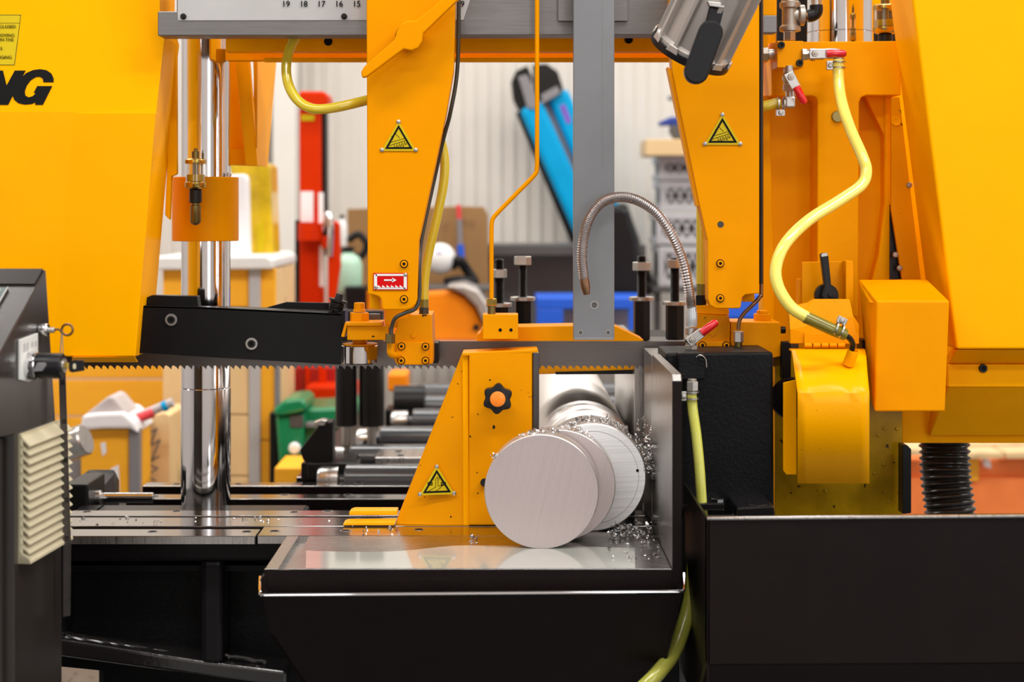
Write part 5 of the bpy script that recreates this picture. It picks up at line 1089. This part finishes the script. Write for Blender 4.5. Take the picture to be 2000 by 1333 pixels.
for k in range(10):
    a = 2*PI*k/10+0.25; e = u*math.cos(a)+v*math.sin(a); s = u*-math.sin(a)+v*math.cos(a)
    f = [o0+e*r_+ax*t_-s*0.0035 for r_, t_ in ((0.045, 0.006), (0.0575, 0.006), (0.0575, 0.12), (0.052, 0.138), (0.038, 0.14))]
    obj('cooling_fin', solid(f, [p+s*0.007 for p in f], 0.0012, 2), M['alu_cast'], lp)
    f = [o0+e*0.0575+ax*t_+s*w_ for t_, w_ in ((0.002, -0.010), (0.002, 0.010), (0.012, 0.007), (0.012, -0.007))]
    obj('rim_lug', solid(f, [p+e*0.003 for p in f], 0.0008, 1), M['alu_cast'], lp)
def capsule(p, q, wd):
    dx, dy = q[0]-p[0], q[1]-p[1]; l = math.hypot(dx, dy); a0 = math.atan2(dy, dx); pts = []
    for k in range(13): a = a0-PI/2+PI*k/12; pts.append((q[0]+math.cos(a)*wd, q[1]+math.sin(a)*wd))
    for k in range(13): a = a0+PI/2+PI*k/12; pts.append((p[0]+math.cos(a)*wd, p[1]+math.sin(a)*wd))
    return pts
obj('bracket_pad', prism(capsule((1389, 63), (1361, 140), 24), 2.335, 0.018, 0.003, 3), M['black_plastic'], lp)
obj('bracket_arm', prism([(1386, 12), (1414, 18), (1404, 60), (1376, 60)], 2.355, 0.02, 0.002), M['black_plastic'], lp)
obj('bracket_clip', prism([(1382, 2), (1418, 6), (1414, 16), (1386, 12)], 2.35, 0.02, 0.001), M['zinc'], lp)

# ---- control cabinet
U_ = Vector((0.0795, 1, 0)).normalized(); N_v = Vector((1, -0.0795, 0)).normalized()
C0 = Vector((X(35, 2.05), Y(2.05), 0))
def Cb(u_, n_, py, d=2.05): return C0+U_*u_+N_v*n_+Vector((0, 0, Z(py, d)))
def Cz(u_, n_, z): return C0+U_*u_+N_v*n_+Vector((0, 0, ZC+z))
cbn = thing('control_cabinet', 'black control cabinet with sloping console at the left edge', 'cabinet', Cz(0.05, -0.2, -ZC))
prof = [(0.097, -0.0786), (-0.150, -0.2250), (-0.150, -0.2640), (-0.012, -0.2700), (-0.012, -ZC), (0.160, -ZC), (0.156, -0.40)]
f = [Cz(a, 0, b) for a, b in prof]
obj('body', solid(f, [p-N_v*0.5 for p in f], 0.0015), M['cabinet'], cbn)
sl = (Cz(-0.150, 0, -0.2250)-Cz(0.097, 0, -0.0786)).normalized(); up_ = sl.cross(N_v).normalized()
if up_.z < 0: up_ = -up_
T0 = Cz(0.097, 0, -0.0786)
def Sp(s, n_, h): return T0+sl*s+N_v*n_+up_*h
f = [Sp(0.045, -0.034, 0.0003), Sp(0.27, -0.034, 0.0003), Sp(0.27, -0.45, 0.0003), Sp(0.045, -0.45, 0.0003)]
pnl = obj('console_panel', solid(f, [p+up_*0.0025 for p in f], 0.0005), M['teal'], cbn)
obj('panel_edge', sweep([Sp(0.045, -0.034, 0.003), Sp(0.27, -0.034, 0.003)], 0.0007, 6), M['zinc'], pnl)
obj('panel_screw', lathe([(0.004, 0), (0.003, 0.002), (0, 0.0025)], Sp(0.051, -0.045, 0.0028), up_, 14), M['zinc'], pnl, True)
f = [Sp(0.001, -0.003, 0.0003), Sp(0.036, -0.003, 0.0003), Sp(0.036, -0.46, 0.0003), Sp(0.001, -0.46, 0.0003)]
obj('top_band', solid(f, [p+up_*0.002 for p in f], 0.0004), M['black_satin'], cbn)
f = [Cz(-0.0135, -0.012, -0.275), Cz(-0.0135, -0.012, -1.18), Cz(-0.0135, -0.49, -1.18), Cz(-0.0135, -0.49, -0.275)]
obj('door', solid(f, [p-U_*0.012 for p in f], 0.002), M['cabinet'], cbn)
# side ventilation grille
vz0, vz1 = Z(1102, 2.05)-ZC, Z(849, 2.05)-ZC; H = vz1-vz0
vg = obj('vent_grille', solid(*(lambda f: (f, [p+U_*0.003 for p in f]))([Cz(0, 0, vz0), Cz(0, 0.0150, vz0), Cz(0, 0.0150, vz0+0.008), Cz(0, 0.006, vz0+0.012), Cz(0, 0.006, vz1-0.012), Cz(0, 0.004, vz1), Cz(0, 0, vz1)]), bev=0), M['ivory'], cbn)
obj('vent_back', solid(*(lambda f: (f, [p+N_v*0.003 for p in f]))([Cz(0, 0, vz0), Cz(0.154, 0, vz0), Cz(0.154, 0, vz1), Cz(0, 0, vz1)]), bev=0), M['ivory'], cbn)
pitch = (H-0.016)/13
for k in range(14):
    z1 = vz1-0.003-k*pitch
    pr = [(0.003, z1), (0.0048, z1), (0.0150, z1-pitch*0.98), (0.0150, z1-pitch*0.98-0.0014), (0.0138, z1-pitch*0.98-0.0014), (0.003, z1-0.0022)]
    if k == 13: pr = [(0.002, z1), (0.004, z1), (0.0155, z1-0.010), (0.0155, vz0), (0.002, vz0)]
    f = [Cz(0.0, n_, z_) for n_, z_ in pr]
    obj('slat', solid(f, [p+U_*0.154 for p in f], 0), M['ivory'], vg)
# key switch
ks0 = Cb(0.012, 0, 714, 2.06)
lbl = [Cz(-0.001, 0.0003, Z(664, 2.05)-ZC), Cz(0.060, 0.0003, Z(658, 2.05)-ZC), Cz(0.060, 0.0003, Z(735, 2.1)-ZC), Cz(0.03, 0.0003, Z(746, 2.08)-ZC), Cz(-0.001, 0.0003, Z(742, 2.05)-ZC)]
ks = obj('switch_plate', solid(lbl, [p+N_v*0.003 for p in lbl], 0.0006), M['label_white'], cbn, label='white legend plate behind the key switch')
for k, u_ in enumerate((0.010, 0.020, 0.036, 0.048)):
    f = [Cz(u_, 0.0034, Z(672, 2.06)-ZC), Cz(u_+0.006, 0.0034, Z(671, 2.06)-ZC), Cz(u_+0.006, 0.0034, Z(688 if k < 2 else 682, 2.06)-ZC), Cz(u_, 0.0034, Z(688 if k < 2 else 682, 2.06)-ZC)]
    obj('legend', solid(f, [p+N_v*0.0003 for p in f], 0), M['grey_light'], ks)
kc = Cz(0.027, 0, Z(714, 2.08)-ZC)
sw_ = obj('key_switch', lathe([(0.0168, 0.003), (0.0172, 0.005), (0.0168, 0.014), (0.0158, 0.015)], kc, N_v, 36), M['chrome'], cbn, True)
obj('barrel', lathe([(0.0156, 0.014), (0.0156, 0.044), (0.0145, 0.046), (0.010, 0.0465), (0, 0.0465)], kc, N_v, 32), M['black_plastic'], sw_, True)
f = [kc+N_v*a+Vector((0, 0, b))-U_*0.0168 for a, b in ((0.014, -0.006), (0.020, 0.005), (0.030, 0.005), (0.031, 0.002), (0.026, -0.005))]
obj('pointer', solid(f, [p+U_*0.006 for p in f], 0.0006), M['grey_mid'], sw_)
obj('lock_face', lathe([(0, 0.0462), (0.0085, 0.0462), (0.0085, 0.049), (0.0, 0.049)], kc, N_v, 24), M['zinc'], sw_, True)
def keyplate(pr, y0, th, mat, name):
    f = [kc+N_v*a+Vector((0, y0, b)) for a, b in pr]
    obj(name, solid(f, [p+Vector((0, th, 0)) for p in f], 0.0006), M[mat], sw_)
keyplate([(0.048, -0.003), (0.056, -0.003), (0.056, 0.004), (0.048, 0.004)], -0.001, 0.002, 'brass', 'key_shank')
keyplate([(0.054, -0.006), (0.058, -0.008), (0.073, -0.0055), (0.0715, 0.007), (0.060, 0.0075), (0.054, 0.004)], -0.0025, 0.005, 'black_plastic', 'key_head')
keyplate([(0.059, -0.003), (0.061, -0.004), (0.063, -0.003), (0.063, 0.002), (0.061, 0.0035), (0.059, 0.002)], -0.0029, 0.001, 'ivory', 'key_badge')
# magnet hook
mk = thing('magnet_hook', 'chrome magnet hook with eye ring on the cabinet side', 'hook', Cz(0.072, 0.0, Z(645, 2.12)-ZC))
mc = Cz(0.072, 0.0, Z(645, 2.12)-ZC)
obj('magnet', lathe([(0.0068, 0.0003), (0.0074, 0.001), (0.0074, 0.005), (0.0068, 0.0055), (0.0078, 0.006), (0.0078, 0.011), (0.0070, 0.012)], mc, N_v, 24), M['chrome'], mk, True)
obj('shank', rod(mc+N_v*0.0115, mc+N_v*0.020, 0.0036, 14), M['zinc'], mk, True)
ec = mc+N_v*0.036+Vector((0, 0, 0.0005))
obj('eye_ring', sweep([ec+Vector((math.cos(a), 0, math.sin(a)))*0.0068 for a in [2*PI*k/32 for k in range(33)]], 0.0015, 8), M['pipe'], mk, True)
obj('eye_stem', sweep(catmull([mc+N_v*0.019, mc+N_v*0.025+Vector((0, 0, 0.0008)), mc+N_v*0.029-Vector((0, 0, 0.003)), ec+Vector((-0.004, 0, -0.0055))], 6), 0.0013, 8), M['pipe'], mk, True)
# ruler on wire
rl = thing('steel_ruler', 'dark steel ruler hanging on a wire loop from the magnet hook', 'ruler', W(130, 1205, 2.17))
dR = 2.17
obj('blade', prism([(114.5, 729), (116, 726), (126, 726), (128, 729), (132, 860), (138.5, 1060), (138, 1120), (137, 1203), (123, 1206), (123, 1060)], dR, 0.001, 0.0002), M['bluesteel'], rl)
obj('hang_hole', lathe([(0, 0), (0.0024, 0), (0.0024, 0.0006), (0, 0.0006)], W(121.5, 735, dR-0.0006), (0, 1, 0), 14), M['grey_light'], rl)
tk = bmesh.new()
for k in range(150):
    py = 750+k*2.9; xr_ = 129+min(1, (py-729)/330)*9 if py < 1060 else 138.3-(py-1060)*0.009
    ln = 6 if k % 10 == 0 else (4 if k % 5 == 0 else 2.4)
    tk = join(tk, prism([(xr_-ln-0.4, py), (xr_-0.6, py), (xr_-0.6, py+0.7), (xr_-ln-0.4, py+0.7)], dR-0.0003, 0.0002, 0))
obj('graduations', tk, M['print'], rl)
for s, px, py in (('30', 122.5, 748), ('25', 125, 824), ('20', 128, 900), ('15', 130.3, 977), ('10', 130.5, 1053)):
    obj('numeral', text(s, 0.0062, W(px, py, dR-0.0004), bold=0.0002, rotz=PI/2), M['print'], rl)
tag(obj('wire_loop', join(sweep([W(120.5, 650, 2.165), W(117.5, 690, 2.165), W(119, 724, 2.165), W(121, 735, 2.166)], 0.0007, 6), sweep([W(121.5, 650, 2.168), W(124, 700, 2.168), W(126, 722, 2.168), W(122, 736, 2.168)], 0.0005, 6)), M['zinc']), 'thin wire loop between the eye ring and the steel ruler', 'wire')

# ---- roller table behind
RZ = ZT-0.0305
def roller(px0, d, label, px1=1240, r=0.030):
    t = thing('conveyor_roller', label, 'roller', Vector(((X(px0, d)+X(px1, d))/2, Y(d), RZ-r)), 'rollers of the feed table')
    a, b = Vector((X(px0, d), Y(d), RZ)), Vector((X(px1, d), Y(d), RZ))
    obj('tube', lathe([(0.012, -0.012), (0.012, 0.0), (r-0.003, 0.0), (r, 0.003), (r, (b-a).length)], a, (1, 0, 0), 40), M['roller'], t, True)
    obj('bearing', lathe([(0, -0.05), (0.022, -0.05), (0.026, -0.044), (0.026, -0.012), (0.02, -0.010)], a, (1, 0, 0), 24), M['steel'], t, True)
roller(674, 3.16, 'nearest dark feed table roller behind the yellow jaw')
roller(684, 3.42, 'second dark feed table roller counted from the slideways')
roller(742, 3.70, 'third dark feed table roller counted from the slideways')
roller(806, 4.02, 'fourth dark feed table roller counted from the slideways')
roller(815, 4.32, 'fifth dark feed table roller counted from the slideways')
roller(822, 4.62, 'farthest dark feed table roller, just under the blade')
tf = thing('feed_table_frame', 'black angled end frame of the roller feed table', 'frame', Vector((X(620, 3.2), Y(3.4), 0)))
obj('end_plate', prism([(585, 880), (625, 828), (650, 824), (650, 905), (610, 912), (592, 900)], 3.18, 0.05, 0.003), M['black_ox'], tf)
obj('side_beam', solid([W(588, 905, 3.18), W(690, 905, 3.18), W(690, 940, 3.18), W(588, 940, 3.18)], [W(700, 800, 4.6), W(740, 800, 4.6), W(740, 840, 4.6), W(700, 840, 4.6)], 0.002), M['black_ox'], tf)
obj('lower_beam', rbox(600, 905, 700, 935, 3.16, 0.06, 0.003), M['black_ox'], tf)
obj('foot_post', wbox(X(610, 3.3), X(640, 3.3), Y(3.30), Y(3.36), 0, Z(930, 3.3), 0.003), M['black_ox'], tf)
obj('rear_post', wbox(X(790, 4.5), X(830, 4.5), Y(4.45), Y(4.5), 0, Z(770, 4.5), 0.003), M['black_ox'], tf)
obj('top_bracket', prism([(612, 826), (628, 820), (640, 822), (634, 832), (616, 832)], 3.17, 0.03, 0.002), M['steel'], tf)
for k, (px, rr_) in enumerate(((676, 0.0225), (726, 0.026))):
    c_ = Vector((X(px, 3.55), Y(3.55), 0))
    t = thing('side_guide_roller', ('left' if k == 0 else 'right')+' one of two black upright side guide rollers behind the chrome roller', 'roller', c_+Vector((0, 0, Z(834, 3.55))), 'upright side guide rollers')
    obj('tube', lathe([(0.008, -0.02), (0.008, 0), (rr_-0.002, 0), (rr_, 0.002), (rr_, 0.24), (0, 0.24)], c_+Vector((0, 0, Z(832, 3.55))), (0, 0, 1), 32), M['black_ox'], t, True)
    obj('pin', rod(c_+Vector((0, 0, RZ-0.03)), c_+Vector((0, 0, Z(830, 3.55))), 0.010, 14), M['zinc'], t, True)
fd = thing('feed_drive_unit', 'black drive unit with orange tin box between the rear feed rollers', 'motor', W(800, 830, 4.25))
obj('motor', cyl(W(770, 785, 4.2), W(830, 785, 4.2), 0.04, 24), M['black_ox'], fd, True)
obj('bed_box', rbox(752, 800, 850, 840, 4.25, 0.1, 0.004), M['black_ox'], fd)
obj('orange_box', rbox(757, 730, 796, 766, 4.3, 0.12, 0.008), M['machine_orange'], fd)

# ---- shavings
def curl(c, s):
    """one little curled ribbon, 3 turns of a helix cut short"""
    axis = Vector((random.gauss(0, 1), random.gauss(0, 1), random.gauss(0, 1))).normalized(); u, v = frame_of(axis)
    R = s*random.uniform(0.25, 0.5); turns = random.uniform(0.5, 1.4); n = 7; pitch = s*random.uniform(0.2, 0.8); wd = s*random.uniform(0.2, 0.4)
    out = []
    for k in range(n):
        a = 2*PI*turns*k/(n-1); p = c+(u*math.cos(a)+v*math.sin(a))*R+axis*(pitch*k/(n-1))
        out.append((p, p+axis*wd))
    return out
def shavings(name, label, pts, size):
    bm = bmesh.new()
    for c in pts:
        rib = [(bm.verts.new(a), bm.verts.new(b)) for a, b in curl(c, size*random.uniform(0.5, 1.3))]
        for (a, b), (c_, d_) in zip(rib, rib[1:]): bm.faces.new((a, b, d_, c_))
    return tag(obj(name, bm, M['chip'], None), label, 'shavings', None, 'stuff')
g = random.gauss; ru = random.uniform
pts = []
for i in range(230):            # heap between bar and fence plate
    t = min(1, abs(g(0, 0.5))); pts.append(Vector((0.2085+ru(-0.006, 0.011), Y(ru(2.50, 2.62)), ZT+0.086+t*0.062+ru(-0.004, 0.004))))
for i in range(60): 
    a = ru(0.25, 0.9); pts.append(Vector((0.129+math.sin(a)*0.0805, Y(ru(2.503, 2.60)), ZT+0.079+math.cos(a)*0.0805)))
shavings('metal_shavings', 'heap of bright curled shavings wedged between the bar and side plate', pts, 0.0062)
pts = [Vector((0.17+g(0, 0.022), Y(2.46)+g(0, 0.018), ZT+0.002+abs(g(0, 0.008)))) for i in range(170)]
pts = [p for p in pts if p.x < 0.217 and (p.x > 0.15)] + [Vector((ru(0.14, 0.217), Y(ru(2.29, 2.44)), ZT+0.002)) for i in range(26)]
shavings('metal_shavings', 'small heap of bright shavings on the table under the bar end', pts, 0.0062)
pts = []
for i in range(120):
    a = g(0.1, 0.45); pts.append(Vector((0.129+math.sin(a)*0.0805, Y(ru(2.505, 2.56)), ZT+0.079+math.cos(a)*0.0805)))
for i in range(60):
    a = g(0.0, 0.16)-0.05; pts.append(Vector((0.0515+math.sin(a)*0.081, Y(ru(2.375, 2.415)), ZT+0.0795+math.cos(a)*0.081)))
for i in range(40):
    a = g(0.35, 0.22); pts.append(Vector((0.079+math.sin(a)*0.0805, Y(ru(2.43, 2.475)), ZT+0.079+math.cos(a)*0.0805)))
for i in range(14):
    a = -0.92+g(0, 0.03); pts.append(Vector((0.0515+math.sin(a)*0.081, Y(ru(2.372, 2.39)), ZT+0.0795+math.cos(a)*0.081)))
shavings('metal_shavings', 'bright shavings sprinkled over the cut discs and bar end', pts, 0.0056)
pts = [Vector((X(ru(140, 800), 2.58), Y(ru(2.55, 2.61)), ZT-0.002)) for i in range(60)] + [Vector((X(g(480, 25), 2.58), Y(ru(2.55, 2.61)), ZT-0.001)) for i in range(22)] + [Vector((X(g(270, 40), 2.58), Y(ru(2.55, 2.61)), ZT-0.001)) for i in range(25)] + [Vector((X(ru(680, 770), 2.5), Y(ru(2.47, 2.53)), ZT+0.001)) for i in range(10)] + [Vector((X(g(925, 8), 2.44), Y(ru(2.40, 2.46)), ZT+0.002)) for i in range(10)]
shavings('metal_shavings', 'bright shavings scattered along the slideways', pts, 0.0062)
